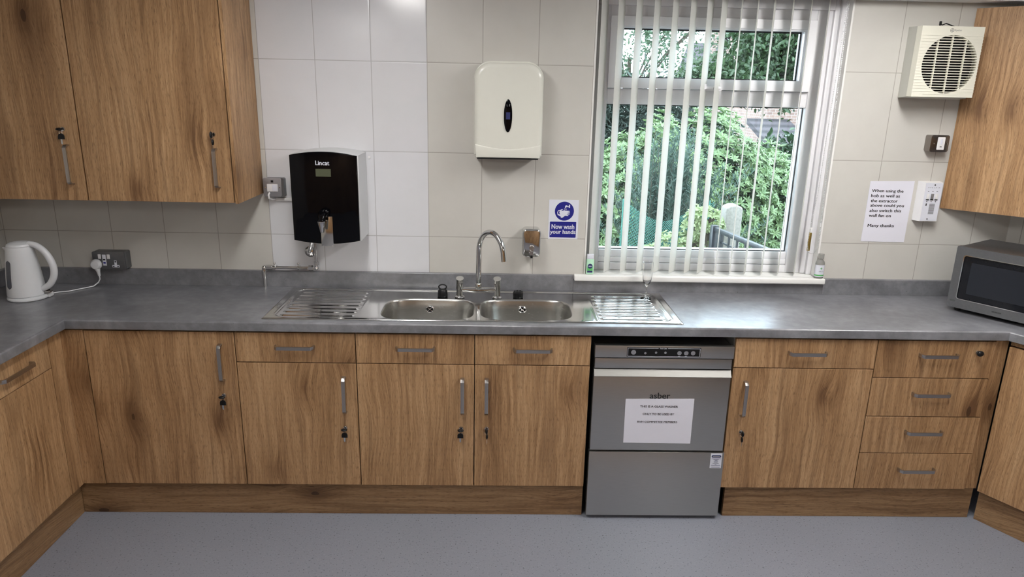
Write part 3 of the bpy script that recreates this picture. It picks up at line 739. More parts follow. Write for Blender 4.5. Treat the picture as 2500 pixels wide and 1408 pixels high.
# sink plugs
tag(MB().lathe([(0, 0), (.023, 0), (.024, .004), (.022, .026), (.017, .033), (.008, .034), (0, .034)], (1.438, -.150, .9125), 24)
    .tube([(1.438+.018*math.cos(a)*1.0, -.150, .9125+.0445+.0115*math.sin(a)) for a in [2*math.pi*k/20 for k in range(21)]], .0032, 8, False).build('sink_plug', 'black'),
    'black rubber plug standing with its ring up, behind the left bowl', 'sink plug')
mb = MB().lathe([(0, 0), (.023, 0), (.024, .004), (.024, .022), (.018, .027), (0, .028)], (1.791, -.148, .9125), 24)
for k in range(7): mb.ell((1.791+.016*math.cos(k*.9), -.148+.012*math.sin(k*.9), .939), (.007, .006, .004), 10, 6)
tag(mb.build('sink_plug', 'black'), 'squat black plug lying behind the right bowl', 'sink plug')
# champagne flute
prof = [(0, 0), (.026, 0), (.0262, .0012), (.018, .003), (.006, .008), (.0032, .014), (.0030, .048), (.0045, .055), (.012, .066), (.020, .085), (.0235, .110), (.0245, .140), (.0235, .172), (.0225, .172), (.0234, .140), (.0222, .110), (.0185, .086), (.0105, .069), (.003, .063), (0, .062)]
tag(MB().lathe(prof, (2.398, -.128, .9135), 40).build('champagne_flute', 'flute'), 'clear empty champagne flute on the right drainer', 'glass')
# ================================================================== APPLIANCES
# water boiler
bo = thing('water_boiler', (.925, -.1, 1.17), 'wall-mounted boiling-water dispenser with a shiny black front and silver sides', 'water boiler')
def bar(x0, x1, z0, z1, arch, r, k=14):
    pts = []
    for i in range(k+1): t_ = i/k; pts.append((x0+(x1-x0)*t_, z0-arch*(1-(2*t_-1)**2)))
    for i in range(k+1): t_ = i/k; pts.append((x1+(x0-x1)*t_, z1+arch*(1-(2*t_-1)**2)))
    return pts
MB().prism(bar(.7765, 1.0765, 1.177, 1.558, .017, 0), -.1885, -.001, 'xz', .006).build('casing', 'silver', bo)
MB().prism(bar(.779, 1.072, 1.180, 1.556, .016, 0), -.2, -.189, 'xz', .003).build('front_panel', 'gloss', bo)
MB().box(.891, .957, -.2008, -.2001, 1.465, 1.498).build('display', 'lcd', bo)
text('Lincat', bo, (.922, -.2006, 1.524), .060, .019, mat='signw', bold=.018)
MB().box(.901, .955, -.2052, -.2008, 1.156, 1.289, .001).build('splash_plate', 'amber', bo)
mb = MB().tube([(.917, -.206, 1.306), (.917, -.225, 1.305), (.917, -.243, 1.293), (.917, -.247, 1.275)], [.018, .0185, .018, .016], 24)
mb.ell((.929, -.214, 1.306), (.016, .010, .018), 20, 12)
ds = mb.build('tap_body', 'gloss', bo)
MB().lathe([(0, 0), (.0085, 0), (.0095, .004), (.0185, .046), (.0185, .050), (0, .050)], (.917, -.247, 1.226), 28).build('nozzle', 'chrome', ds)
# pipework
pw = thing('water_pipe', (.578, -.03, .911), 'chrome water pipe rising from the worktop and running right under the boiler', 'pipe')
mb = MB().cyl((.578, -.030, .9105), (.578, -.030, 1.000), .0078, seg=20).cyl((.585, -.030, 1.008), (.822, -.030, 1.008), .0075, seg=20).cyl((.828, -.030, 1.012), (.828, -.030, 1.162), .0075, seg=20)
mb.build('tube', 'chrome', pw)
def fit(p0, p1, r): return MB().cyl(p0, p1, r, seg=18)
mb = MB().ell((.580, -.030, 1.006), (.012, .012, .012)).cyl((.578, -.030, .986), (.578, -.030, 1.0), .0115, seg=8).cyl((.590, -.030, 1.008), (.618, -.030, 1.008), .0125, seg=6).cyl((.618, -.030, 1.008), (.630, -.030, 1.008), .010, seg=16)
mb.build('elbow', 'chrome', pw)
mb = MB().ell((.827, -.030, 1.010), (.012, .012, .012)).cyl((.790, -.030, 1.008), (.812, -.030, 1.008), .013, seg=6).cyl((.828, -.030, 1.022), (.828, -.030, 1.040), .013, seg=6)
mb.build('elbow', 'chrome', pw)
for x in (.630, .741):
    MB().lathe([(0, -.003), (.0105, -.003), (.0105, .003), (0, .003)], (x, -.030, 1.008), 18, 'x').cyl((x, -.030, 1.017), (x, -.030, 1.026), .003, seg=8).ell((x, -.031, 1.029), (.0055, .005, .0055), 12, 8).cyl((x, -.027, 1.008), (x, -.0005, 1.008), .0045, seg=8).build('pipe_clip', 'chrome', pw)
t = thing('overflow_outlet', (.795, -.003, 1.08), 'round chrome wall plate with a short bent tube up into the boiler', 'pipe')
MB().lathe([(0, 0), (.026, 0), (.026, .003), (.020, .008), (.010, .012), (0, .013)], (.795, -.0005, 1.082), 28, 'y').build('wall_plate', 'chrome', t)
mb = MB().tube([(.795, -.012, 1.082), (.797, -.040, 1.086), (.806, -.062, 1.100), (.818, -.070, 1.125), (.822, -.070, 1.163)], .0080, 18); mb.build('tube', 'chrome', t)
# small mark and hook on white tiles
tag(MB().lathe([(0, 0), (.007, 0), (.006, .004), (0, .005)], (1.091, -.0005, 1.533), 16, 'y').build('wall_plug', 'white'), 'tiny round white cap on the tiles right of the boiler', 'cap')
# paper towel dispenser
pt = thing('towel_dispenser', (1.73, -.06, 1.55), 'cream wall-mounted paper towel dispenser with a dark oval window', 'dispenser')
DX0, DX1 = 1.577, 1.884
MB().prism(rrect(DX0, DX1, 1.556, 1.968, (.008, .008, .075, .075), 12), -.085, -.0008, 'xz', .004, 3).build('back_box', 'cream', pt)
MB().prism(rrect(DX0+.002, DX1-.002, 1.562, 1.960, (.006, .006, .070, .070), 12), -.118, -.0855, 'xz', .022, 6).build('cover', 'cream', pt)
k = 16; low = [(DX0+.006+(DX1-DX0-.012)*i/k, 1.612-.020*math.sin(math.pi*i/k)) for i in range(k+1)]
MB().prism([(DX1-.010, 1.553), (DX0+.010, 1.553)]+low, -.121, -.0858, 'xz', .005, 3).build('lower_flap', 'cream', pt)
MB().prism(rrect(DX0+.016, DX1-.016, 1.5465, 1.5525, .0028), -.116, -.02, 'xz').build('towel_slot', 'void', pt)
MB().lathe([(0, 0), (.0185, 0), (.0182, .003), (.0150, .0055), (0, .007)], (1.7285, -.1185, 1.7365), 40, 'y', 1, 1).build('oval_window', 'gloss', pt)
ow = [c for c in pt.children if c.name.startswith('oval_window')][0]
for v in ow.data.vertices: v.co.z = (v.co.z - (1.7365-1.55))*3.85 + (1.7365-1.55)
MB().box(1.7195, 1.7375, -.1262, -.1255, 1.722, 1.752).build('window_sticker', 'navy', pt)
# soap dispenser
so = thing('soap_dispenser', (1.851, -.04, 1.09), 'polished metal soap dispenser between the tap and the hand-washing sign', 'dispenser')
MB().prism(rrect(1.808, 1.894, 1.088, 1.222, .020, 8), -.074, -.001, 'xz', .008, 5).build('case', 'chrome', so)
MB().prism(rrect(1.8125, 1.8895, 1.092, 1.217, .016, 8), -.080, -.0745, 'xz', .002, 2).build('front_cover', 'chrome', so)
MB().lathe([(0, 0), (.0125, 0), (.0125, .004), (.010, .006), (0, .006)], (1.852, -.0802, 1.135), 24, 'y').build('level_window', 'handle', so)
MB().lathe([(0, 0), (.0125, 0), (.0125, .009), (.009, .013), (0, .013)], (1.852, -.0802, 1.110), 24, 'y').build('push_button', 'chrome', so)
MB().cyl((1.852, -.086, 1.098), (1.852, -.088, 1.086), .0065, .0055, 16).build('spout', 'black', so)
# hand washing sign
sg = thing('hand_washing_sign', (2.004, -.001, 1.16), 'blue and white sign with a hand-washing symbol and two lines of words', 'sign')
MB().prism(rrect(1.933, 2.075, 1.163, 1.352, .003), -.0016, -.0002, 'xz').build('board', 'signw', sg)
sym = MB().lathe([(0, 0), (.0455, 0), (.0455, .0003), (0, .0003)], (2.007, -.0017, 1.298), 48, 'y').build('blue_disc', 'blue', sg)
def flat(pts, name, mat, parent, y=-.0024): return MB().prism(pts, y, y+.0003, 'xz').build(name, mat, parent)
cx, cz = 2.007, 1.298
def hp(l): return [(cx+a*.001, cz+b_*.001) for a, b_ in l]
flat(hp([(2, 20), (4, 27), (12, 28), (14, 24), (20, 24), (20, 31), (26, 31), (26, 17), (20, 17), (20, 20), (10, 20), (6, 17), (2, 17)]), 'tap_symbol', 'signw', sym)
for a in (-3, 0, 3): flat(hp([(4+a-.7, 14), (4+a+.7, 14), (4+a*2+.7, 5), (4+a*2-.7, 5)]), 'water_symbol', 'signw', sym)
flat(hp([(-34, -6), (-30, 3), (-20, 6), (-10, 10), (-8, 7), (-16, 0), (-6, 2), (-2, 5), (6, 2), (24, 2), (26, -1), (12, -4), (26, -6), (27, -9), (12, -9), (25, -13), (25, -16), (10, -15), (20, -20), (19, -23), (4, -22), (-8, -31), (-16, -32), (-16, -27), (-24, -22), (-32, -18)]), 'hands_symbol', 'signw', sym)
flat(hp([(-31, -6), (-28, 0), (-22, 2), (-24, -8), (-19, -16), (-28, -15)]), 'hand_outline', 'blue', sym, -.0028)
flat(rrect(1.940, 2.066, 1.1705, 1.247, .003), 'blue_panel', 'blue', sg, -.0021)
text('Now wash', sg, (2.003, -.0022, 1.2235), .108, .0215, mat='signw', bold=.02)
text('your hands', sg, (2.003, -.0022, 1.1955), .121, .0255, mat='signw', bold=.02)
# fused spur by boiler
def screws(mb, x0, x1, y, z): 
    for x in (x0, x1): mb.lathe([(0, 0), (.0035, 0), (.003, .0012), (0, .0015)], (x, y, z), 12, 'y')
    return mb
sp = thing('fused_switch', (.65, -.02, 1.35), 'grey metal fused switch beside the wall cupboard, feeding the boiler', 'switch')
MB().prism(rrect(.614, .700, 1.346, 1.434, .007), -.036, -.0008, 'xz').build('back_box', 'cladgrey', sp)
MB().prism(rrect(.606, .690, 1.348, 1.435, .009), -.040, -.0362, 'xz', .001, 2).build('face_plate', 'cladlight', sp)
MB().box(.624, .673, -.0425, -.0401, 1.372, 1.407, .001).build('switch_panel', 'white', sp)
MB().box(.649, .671, -.0455, -.0427, 1.375, 1.404, .0015).build('rocker', 'signw', sp)
MB().box(.643, .654, -.0415, -.0401, 1.414, 1.424).build('indicator', 'black', sp)
screws(MB(), .617, .681, -.0402, 1.391).build('screw', 'chrome', sp)
MB().tube([(.634, -.042, 1.366), (.632, -.052, 1.358), (.633, -.050, 1.342), (.642, -.030, 1.334), (.650, -.010, 1.333)], .0042, 10).build('cable', 'white', sp)
tag(MB().box(.652, .786, -.012, -.0006, 1.324, 1.340, .002).build('cable_trunking', 'white'), 'short white cable trunking between the metal switch and the boiler', 'trunking')
# double socket with plug
ds_ = thing('double_socket', (-.14, -.03, .993), 'dark grey metal double socket on the tiles by the kettle', 'socket')
MB().prism(rrect(-.210, -.061, .992, 1.077, .006), -.044, -.0195, 'xz', .002).prism(rrect(-.210, -.061, .992, 1.077, .006), -.0193, -.0008, 'xz').build('back_box', 'cladgrey', ds_)
MB().prism(rrect(-.214, -.065, .991, 1.077, .008), -.050, -.0445, 'xz', .001, 2).build('face_plate', 'cladgrey', ds_)
for x in (-.179, -.138): MB().box(x-.0065, x+.0065, -.0535, -.0502, 1.043, 1.064, .001).build('rocker', 'white', ds_)
MB().box(-.1665, -.1500, -.0525, -.0502, 1.010, 1.063, .0008).build('usb_panel', 'signw', ds_)
MB().box(-.1635, -.153, -.0533, -.0526, 1.036, 1.0425).build('usb_port', 'black', ds_); MB().box(-.1635, -.153, -.0533, -.0526, 1.020, 1.0275).build('usb_port', 'blue', ds_)
MB().prism([(-.125, 1.002), (-.092, 1.002), (-.092, 1.013), (-.103, 1.013), (-.103, 1.036), (-.114, 1.036), (-.114, 1.013), (-.125, 1.013)], -.0512, -.0502, 'xz').build('socket_face', 'signw', ds_)
MB().box(-.111, -.106, -.0518, -.0513, 1.026, 1.034).box(-.122, -.115, -.0518, -.0513, 1.005, 1.009).box(-.102, -.095, -.0518, -.0513, 1.005, 1.009).build('pin_holes', 'black', ds_)
pl = thing('mains_plug', (-.195, -.07, 1.0), 'white three-pin plug in the double socket with its lead to the kettle', 'plug')
mb = MB().lathe([(0, 0), (.022, 0), (.0255, .006), (.0245, .016), (.018, .024), (0, .026)], (-.1935, -.0512, 1.017), 32, 'y'); 
mb.tube([(-.190, -.062, .998), (-.188, -.062, .982), (-.187, -.060, .962)], [.0125, .008, .0055], 14); mb.build('plug_body', 'kettle', pl)
MB().tube([(-.187, -.060, .963), (-.188, -.058, .945), (-.196, -.060, .930), (-.212, -.075, .9155), (-.240, -.105, .9135), (-.262, -.135, .9135), (-.275, -.155, .9135), (-.290, -.165, .9135), (-.305, -.170, .9135), (-.318, -.178, .9135), (-.330, -.192, .9135)], .0028, 8).build('lead', 'kettle', pl)
# kettle
KX, KY = -.395, -.262
ke = thing('kettle', (KX, KY, .911), 'white jug kettle with a dark water window on the left of the worktop', 'kettle')
MB().lathe([(0, 0), (.076, 0), (.080, .004), (.080, .010), (.072, .016), (0, .016)], (KX, KY, .911), 48).box(KX+.055, KX+.085, KY+.01, KY+.045, .911, .931, .004).build('power_base', 'kettle', ke)
MB().box(KX+.070, KX+.080, KY+.005, KY+.030, .930, .958, .002).build('switch_housing', 'black', ke)
MB().box(KX+.074, KX+.098, KY-.002, KY+.020, .936, .944, .002).build('on_switch', 'handle', ke)
body = [(0, 0), (.070, 0), (.0745, .004), (.0745, .012), (.073, .030), (.068, .090), (.061, .150), (.055, .195), (.0515, .215), (.050, .219), (0, .221)]
mb = MB().lathe(body, (KX-.004, KY, .9275), 56)
# spout lip on the left
mb.loft([[(KX-.045, KY-.020, 1.130), (KX-.045, KY+.020, 1.130), (KX-.040, KY+.018, 1.100), (KX-.040, KY-.018, 1.100)], [(KX-.076, KY-.005, 1.140), (KX-.076, KY+.005, 1.140), (KX-.060, KY+.004, 1.112), (KX-.060, KY-.004, 1.112)]], (True, True))
mb.build('jug', 'kettle', ke)
MB().lathe([(.049, 0), (.0505, .004), (.047, .012), (.035, .018), (.018, .021), (0, .022)], (KX-.002, KY, 1.146), 48).box(KX+.030, KX+.056, KY-.012, KY+.012, 1.150, 1.166, .005).build('lid', 'kettle', ke)
hp_ = [(KX+.038, KY, 1.158), (KX+.070, KY, 1.150), (KX+.100, KY, 1.125), (KX+.122, KY, 1.085), (KX+.130, KY, 1.045), (KX+.124, KY, 1.010), (KX+.105, KY, .978), (KX+.080, KY, .960), (KX+.064, KY, .955)]
mb = MB(); t = bmesh.new()
def smooth(P, n=5):
    P = [Vector(p) for p in P]; o_ = []
    for i in range(len(P)-1):
        p0, p1, p2, p3 = P[max(i-1, 0)], P[i], P[i+1], P[min(i+2, len(P)-1)]
        for k in range(n):
            s_ = k/n; o_.append(.5*((2*p1)+(-p0+p2)*s_+(2*p0-5*p1+4*p2-p3)*s_*s_+(-p0+3*p1-3*p2+p3)*s_**3))
    return o_+[P[-1]]
hh = smooth(hp_); mb.tube(hh, [.0125+.002*math.sin(math.pi*i/(len(hh)-1)) for i in range(len(hh))], 18); mb.build('handle', 'kettle', ke)
# water window, wrapped on the jug
a0 = math.radians(-112); t = bmesh.new(); rings = []
def rad(z):
    pr_ = [(.0745, .012), (.073, .030), (.068, .090), (.061, .150), (.055, .195)]
    for (r0, z0), (r1, z1) in zip(pr_, pr_[1:]):
        if z <= z1: return r0+(r1-r0)*(z-z0)/(z1-z0)
    return pr_[-1][0]
nz, na = 20, 10; gvv = []
for i in range(nz+1):
    z = .040+.125*i/nz; e = min(i, nz-i)/nz*.125; hw = .0145 if e > .0145 else math.sqrt(max(0, .0145**2-(.0145-e)**2)); row = []
    for j in range(na+1):
        r = rad(z)+.0008; a = a0+(-1+2*j/na)*max(hw, .0006)/r; row.append(t.verts.new((KX-.004+r*math.cos(a), KY+r*math.sin(a), .9275+z)))
    gvv.append(row)
for i in range(nz):
    for j in range(na): t.faces.new((gvv[i][j], gvv[i][j+1], gvv[i+1][j+1], gvv[i+1][j]))
mb = MB(); mb.add(t); mb.build('water_window', 'kwin', ke)
# microwave
ma = math.radians(34); fd = Vector((math.sin(ma), -math.cos(ma), 0)); bd = Vector((math.cos(ma), math.sin(ma), 0))
Mm = Matrix(((fd.x, bd.x, 0, 3.772), (fd.y, bd.y, 0, -.243), (0, 0, 1, 0), (0, 0, 0, 1)))
mwv = thing('microwave', (3.95, -.35, .911), 'dark grey metal microwave standing at an angle in the right corner', 'microwave')
MWW = .51; z0, z1 = .930, 1.212
MB(Mm).box(.004, MWW-.004, .022, .325, z0+.006, z1-.002, .004).build('cabinet_shell', 'mw', mwv)
gx0, gx1, gz0, gz1 = .034, .375, .972, 1.175
fr = MB(Mm)
# front frame with a rounded window opening
frame_prism(fr, rrect(0, MWW, z0, z1, .006, 6), rrect(gx0, gx1, gz0, gz1, .012, 6), 0, .021)
fr.build('front_frame', 'mw', mwv)
tr_ = MB(Mm); frame_prism(tr_, rrect(gx0-.001, gx1+.001, gz0-.001, gz1+.001, .012, 6), rrect(gx0+.0025, gx1-.0025, gz0+.0025, gz1-.0025, .010, 6), -.0012, .001); tr_.build('window_trim', 'chrome', mwv)
dg = MB(Mm).prism(rrect(gx0+.002, gx1-.002, gz0+.002, gz1-.002, .010), .004, .012, 'xz').build('door_glass', 'mwglass', mwv)
MB(Mm).box(gx0+.035, gx1-.035, .0030, .0038, gz0+.030, gz1-.030).build('viewing_mesh', 'mwin', dg)
MB(Mm).box(.385, .50, -.002, .0, z0+.02, z1-.02, .001).build('control_panel', 'gloss', mwv)
text('KENWOOD', mwv, Mm @ Vector((.205, -.0004, .950)), .036, .006, ux=fd, mat='ink', bold=.02)
MB(Mm).prism(rrect(.010, .034, .9565, .9655, .004), -.0006, .0, 'xz').build('badge', 'cladgrey', mwv)
for (a, b_) in ((.03, .05), (.48, .05), (.03, .30), (.48, .30)): MB(Mm).lathe([(0, 0), (.014, 0), (.013, .0255), (0, .0255)], (a, b_, .9105), 16).build('foot', 'black', mwv)
# extractor fan
fa = thing('wall_fan', (3.64, -.06, 1.85), 'cream louvred wall fan high on the tiles right of the window', 'fan')
FX0, FX1, FZ0, FZ1 = 3.501, 3.775, 1.856, 2.150
rb = [(3.520, 1.850), (3.795, 1.846), (3.795, 2.150), (3.520, 2.156)]
MB().loft([[(x, -.0008, z) for x, z in rb], [(FX0+.002, -.100, FZ0), (FX1-.002, -.100, FZ0-.004), (FX1-.002, -.100, FZ1-.003), (FX0+.002, -.100, FZ1)]], (True, True)).build('housing', 'fanside', fa)
fcx, fcz, frr = (FX0+FX1)/2+.008, 1.993, .121
# front grille: plate with round opening, drawn as ring of quads to a circle
n_ = 64; circ = [(fcx+frr*math.cos(2*math.pi*k/n_), fcz+frr*math.sin(2*math.pi*k/n_)) for k in range(n_)]
def sqp(k):
    a = 2*math.pi*k/n_; c_, s_ = math.cos(a), math.sin(a)
    tx = ((FX1 if c_ > 0 else FX0)-fcx)/c_ if abs(c_) > 1e-6 else 1e9; tz = ((FZ1 if s_ > 0 else FZ0)-fcz)/s_ if abs(s_) > 1e-6 else 1e9
    q = min(tx, tz); return (fcx+c_*q, fcz+s_*q)
sq = [sqp(k) for k in range(n_)]
def near(cx_, cz_):
    i = min(range(n_), key=lambda k: (sq[k][0]-cx_)**2+(sq[k][1]-cz_)**2); sq[i] = (cx_, cz_)
for cc in ((FX0, FZ0), (FX1, FZ0), (FX1, FZ1), (FX0, FZ1)): near(*cc)
gr = MB(); frame_prism(gr, sq, circ, -.140, -.101)
g_ = gr.build('front_cover', 'fan', fa)
mb = MB()
for i in range(22):
    z = 1.868+.0122*i
    for (xa, xb) in ((FX0-.0006, None), (None, FX1+.0006)):
        dz = abs(z-fcz); hw = math.sqrt(max(0, (frr+.004)**2-dz**2)) if dz < frr+.004 else 0
        a, b_ = (FX0-.0006, fcx-hw) if xa else (fcx+hw, FX1+.0006)
        if hw == 0: a, b_ = (FX0+.05, fcx) if xa else (fcx, FX1-.05)
        if z < 2.118: mb.box(a, b_, -.1418, -.1395, z-.0012, z+.0012)
mb.build('moulded_ribs', 'fan', g_)
mb = MB()
for i in range(22):
    z = fcz-frr+.006+.0110*i; dz = abs(z-fcz)
    if dz < frr-.001:
        hw = math.sqrt(frr**2-dz**2); mb.box(fcx-hw, fcx+hw, -.139, -.122, z-.0016, z+.0016)
for q in (-.062, 0, .062):
    hh_ = math.sqrt(frr**2-q*q); mb.box(fcx+q-.0022, fcx+q+.0022, -.137, -.128, fcz-hh_, fcz+hh_)
mb.build('louvres', 'fan', g_)
MB().lathe([(0, 0), (frr+.002, 0), (frr+.002, .004), (0, .004)], (fcx, -.1015, fcz), 48, 'y').build('dark_interior', 'void', fa)
text('Xpelair', fa, (3.658, -.1403, 2.133), .034, .009, mat='cladgrey', bold=.0)
mb = MB()
for k in range(3):
    a0_ = 2*math.pi*k/3+.5; mb.tube([(3.632+.001*math.cos(a0_), -.1404, 2.1335+.001*math.sin(a0_)), (3.632+.005*math.cos(a0_+.5), -.1404, 2.1335+.005*math.sin(a0_+.5)), (3.632+.006*math.cos(a0_+1.3), -.1404, 2.1335+.006*math.sin(a0_+1.3))], .0009, 6)
mb.tube([(3.632+.0078*math.cos(a), -.1404, 2.1335+.0078*math.sin(a)) for a in [2*math.pi*k/20 for k in range(21)]], .0006, 5, False); mb.build('fan_emblem', 'cladgrey', fa)
mb = MB().tube([(3.590, -.115, 2.151), (3.592, -.112, 2.163), (3.600, -.112, 2.156), (3.618, -.112, 2.163), (3.640, -.112, 2.156), (3.655, -.112, 2.151)], .0025, 8); mb.box(3.588, 3.597, -.116, -.108, 2.155, 2.172, .002)
mb.build('pull_cord_bracket', 'black', fa)
# isolator
it = thing('fan_isolator', (3.72, -.025, 1.61), 'dark metal isolator switch with a white insert below the wall fan', 'switch')
MB().prism(rrect(3.684, 3.770, 1.612, 1.687, .008), -.046, -.0008, 'xz', .002).build('back_box', 'bronze', it)
MB().prism(rrect(3.682, 3.768, 1.612, 1.688, .009), -.050, -.0462, 'xz', .001, 2).build('face_plate', 'bronze', it)
MB().prism(rrect(3.713, 3.747, 1.622, 1.679, .003), -.0525, -.0502, 'xz', .0008, 1).build('white_insert', 'white', it)
MB().box(3.726, 3.735, -.0545, -.0526, 1.646, 1.670, .001).build('rocker', 'signw', it)
MB().box(3.7255, 3.7345, -.0533, -.0526, 1.634, 1.637).build('marking', 'ink', it)
screws(MB(), 3.697, 3.758, -.0502, 1.650).build('screw', 'chrome', it)
# fan control
fc = thing('fan_control', (3.73, -.02, 1.285), 'white sloping control box with three small switches beside the printed notice', 'control box')
MB().loft([[(x, -.0008, z) for x, z in ((3.686, 1.285), (3.790, 1.285), (3.790, 1.472), (3.686, 1.472))], [(x, -.045, z) for x, z in ((3.698, 1.287), (3.780, 1.287), (3.780, 1.470), (3.698, 1.470))]], (True, True)).build('case', 'white', fc)
MB().box(3.699, 3.779, -.0462, -.0452, 1.290, 1.468).build('face_plate', 'signw', fc)
for k, x in enumerate((3.716, 3.7365, 3.757)):
    r_ = MB().box(x-.0065, x+.0065, -.0498, -.0464, 1.392, 1.418, .001).build('slide_switch', 'white' if k != 1 else 'cladlight', fc)
    MB().box(x-.0068, x+.0068, -.0500, -.0464, 1.3885, 1.3915).build('switch_painted_shadow', 'black', r_)  # black strip stands in for the shade below the switch
    MB().box(x-.003, x+.003, -.0467, -.0463, 1.428, 1.4305).box(x-.0022, x+.0022, -.0467, -.0463, 1.379, 1.382).build('marking', 'ink', fc)
text('XPELAIR', fc, (3.739, -.0463, 1.4465), .058, .0045, spacing=1.6)
MB().box(3.713, 3.718, -.0468, -.0463, 1.361, 1.372).build('indicator', 'black', fc)
mb = MB()
for k in range(14): mb.box(3.731, 3.757, -.0467, -.0463, 1.322+.0036*k, 1.3238+.0036*k)
mb.build('vent_slots', 'cladgrey', fc)
screws(MB(), 3.742, 3.742, -.0463, 1.459).lathe([(0, 0), (.003, 0), (.003, .001), (0, .001)], (3.732, -.0463, 1.298), 12, 'y').build('screw', 'ink', fc)
# printed notices
no = thing('printed_notice', (3.56, -.001, 1.175), 'white printed sheet about the hob and wall fan, stuck on the tiles', 'notice')
rings = []
MB().prism([(3.4545, 1.176), (3.667, 1.1745), (3.6685, 1.471), (3.4565, 1.467)], -.0022, -.0008, 'xz').build('sheet', 'paper', no)
lines = ['When using the', 'hob as well as', 'the extractor', 'above could you', 'also switch this', 'wall fan on', '', 'Many thanks']
wd = [.152, .139, .130, .163, .153, .107, 0, .128]
for i, (s_, w_) in enumerate(zip(lines, wd)):
    if not s_: continue
    z = (1.4215, 1.3985, 1.3745, 1.3515, 1.3275, 1.3035, 0, 1.2540)[i]
    desc = any(c in s_ for c in 'gy'); asc = True
    text(s_, no, (3.4700+ (0, .0, .002, .003, .004, .004, 0, .006)[i], -.0023, z - (.0015 if desc else 0)), w_, (.0180 if desc else .0140), mat='ink', bold=.018, align='L')
# glass washer
gw = thing('glass_washer', (2.4, -.3, .0), 'stainless steel under-counter glass washer in the gap below the worktop', 'glass washer')
GX0, GX1, GY = 2.105, 2.694, -.556
MB().box(GX0+.004, GX1-.004, -.525, -.04, .045, .820).build('body', 'washer', gw)
cp_ = MB().box(GX0+.001, GX1+.001, GY+.004, -.526, .772, .826, .0015).build('control_panel', 'washer', gw)
MB().prism(rrect(2.240, 2.552, .777, .820, .002), GY+.0025, GY+.0039, 'xz').build('control_plate', 'black', cp_)
mb = MB(); yy = GY+.0020
mb.box(2.243, 2.372, yy, yy+.0004, .8155, .8167).box(2.412, 2.549, yy, yy+.0004, .8155, .8167).box(2.243, 2.549, yy, yy+.0004, .7795, .7807).box(2.243, 2.2442, yy, yy+.0004, .7795, .8167).box(2.5478, 2.549, yy, yy+.0004, .7795, .8167); mb.build('panel_outline', 'signw', cp_)
text('Tech Line', cp_, (2.392, GY+.0022, .8160), .030, .0048, mat='signw', bold=.02)
for x, r, z in ((2.267, .0105, .7985), (2.317, .005, .795), (2.362, .005, .798), (2.4015, .0052, .798), (2.461, .0095, .797), (2.490, .0095, .797), (2.519, .0095, .7975)):
    bt = MB().lathe([(r*.72, 0), (r, 0), (r, .003), (r*.72, .003)], (x, yy+.0005, z), 24, 'y').build('button', 'chrome', cp_)
    MB().lathe([(0, 0), (r*.7, 0), (r*.66, .0022), (0, .0026)], (x, yy+.0005, z), 20, 'y').build('button_cap', 'handle' if r > .006 else 'cladlight', bt)
MB().box(2.4565, 2.4655, yy, yy+.0003, .7815, .7822).box(2.4855, 2.4945, yy, yy+.0003, .7815, .7822).build('marking', 'signw', cp_)
MB().box(GX0+.003, GX1-.004, GY+.006, -.526, .724, .768, .001).build('upper_strip', 'washer', gw)
dr = MB().box(GX0+.001, GX1-.003, GY+.001, -.526, .342, .694, .0015).build('door', 'washer', gw)
MB().prism([(GY+.001, .690), (GY-.006, .690), (GY-.0075, .692), (GY+.012, .718), (GY+.022, .720), (GY+.022, .700)], GX0+.001, GX1-.003, 'yz').build('handle_lip', 'washer_lt', dr)
lp = MB().box(GX0-.001, GX1+.006, GY-.002, -.530, .018, .334, .0015).build('lower_panel', 'washer', gw)
MB().box(2.108, 2.690, -.522, -.515, .335, .341).build('gap_strip', 'void', gw)
for x in (2.15, 2.65):
    for y in (-.48, -.10): MB().lathe([(0, 0), (.018, 0), (.018, .045), (0, .045)], (x, y, .0005), 16).build('foot', 'black', gw)
text('asber', dr, (2.3945, GY+.0005, .6020), .087, .0270, mat='ink', bold=.012)
st = MB().box(2.6405, 2.6905, GY-.0028, GY-.0021, .259, .331).build('service_sticker', 'signw', lp)
def stk(x0, x1, z, h=.0011): return (x0, x1, GY-.0033, GY-.0029, z, z+h)
mb = MB().prism(rrect(2.6445, 2.6865, .3105, .3225, .0055), GY-.0032, GY-.0029, 'xz'); mb.build('sticker_oval', 'navy', st)
MB().box(2.649, 2.682, GY-.0036, GY-.0033, .3145, .3183).build('sticker_bar', 'cladlight', st)
mb = MB()
for x0, x1, z in ((2.6455, 2.686, .3045), (2.654, 2.677, .3000), (2.660, 2.672, .2965), (2.656, 2.675, .2918), (2.657, 2.673, .2878), (2.652, 2.679, .2812), (2.662, 2.669, .2755), (2.6445, 2.686, .2718), (2.6455, 2.685, .2630)): mb.box(*stk(x0, x1, z, .0014))
mb.build('sticker_print', 'navy', st)
nt2 = thing('printed_notice', (2.395, GY, .378), 'white printed sheet on the front of the glass washer', 'notice')
MB().prism([(2.2500, .3795), (2.5440, .3775), (2.5435, .5895), (2.2475, .5860)], GY-.0016, GY-.0004, 'xz').build('sheet', 'paper', nt2)
for s_, w_, z in (('THIS IS A GLASS WASHER', .163, .5525), ('ONLY TO BE USED BY', .136, .5170), ('RVH COMMITTEE MEMBERS', .173, .4800)):
    text(s_, nt2, (2.3935 if z > .5 else 2.3915, GY-.0017, z), w_, .0095, mat='ink', bold=.015)
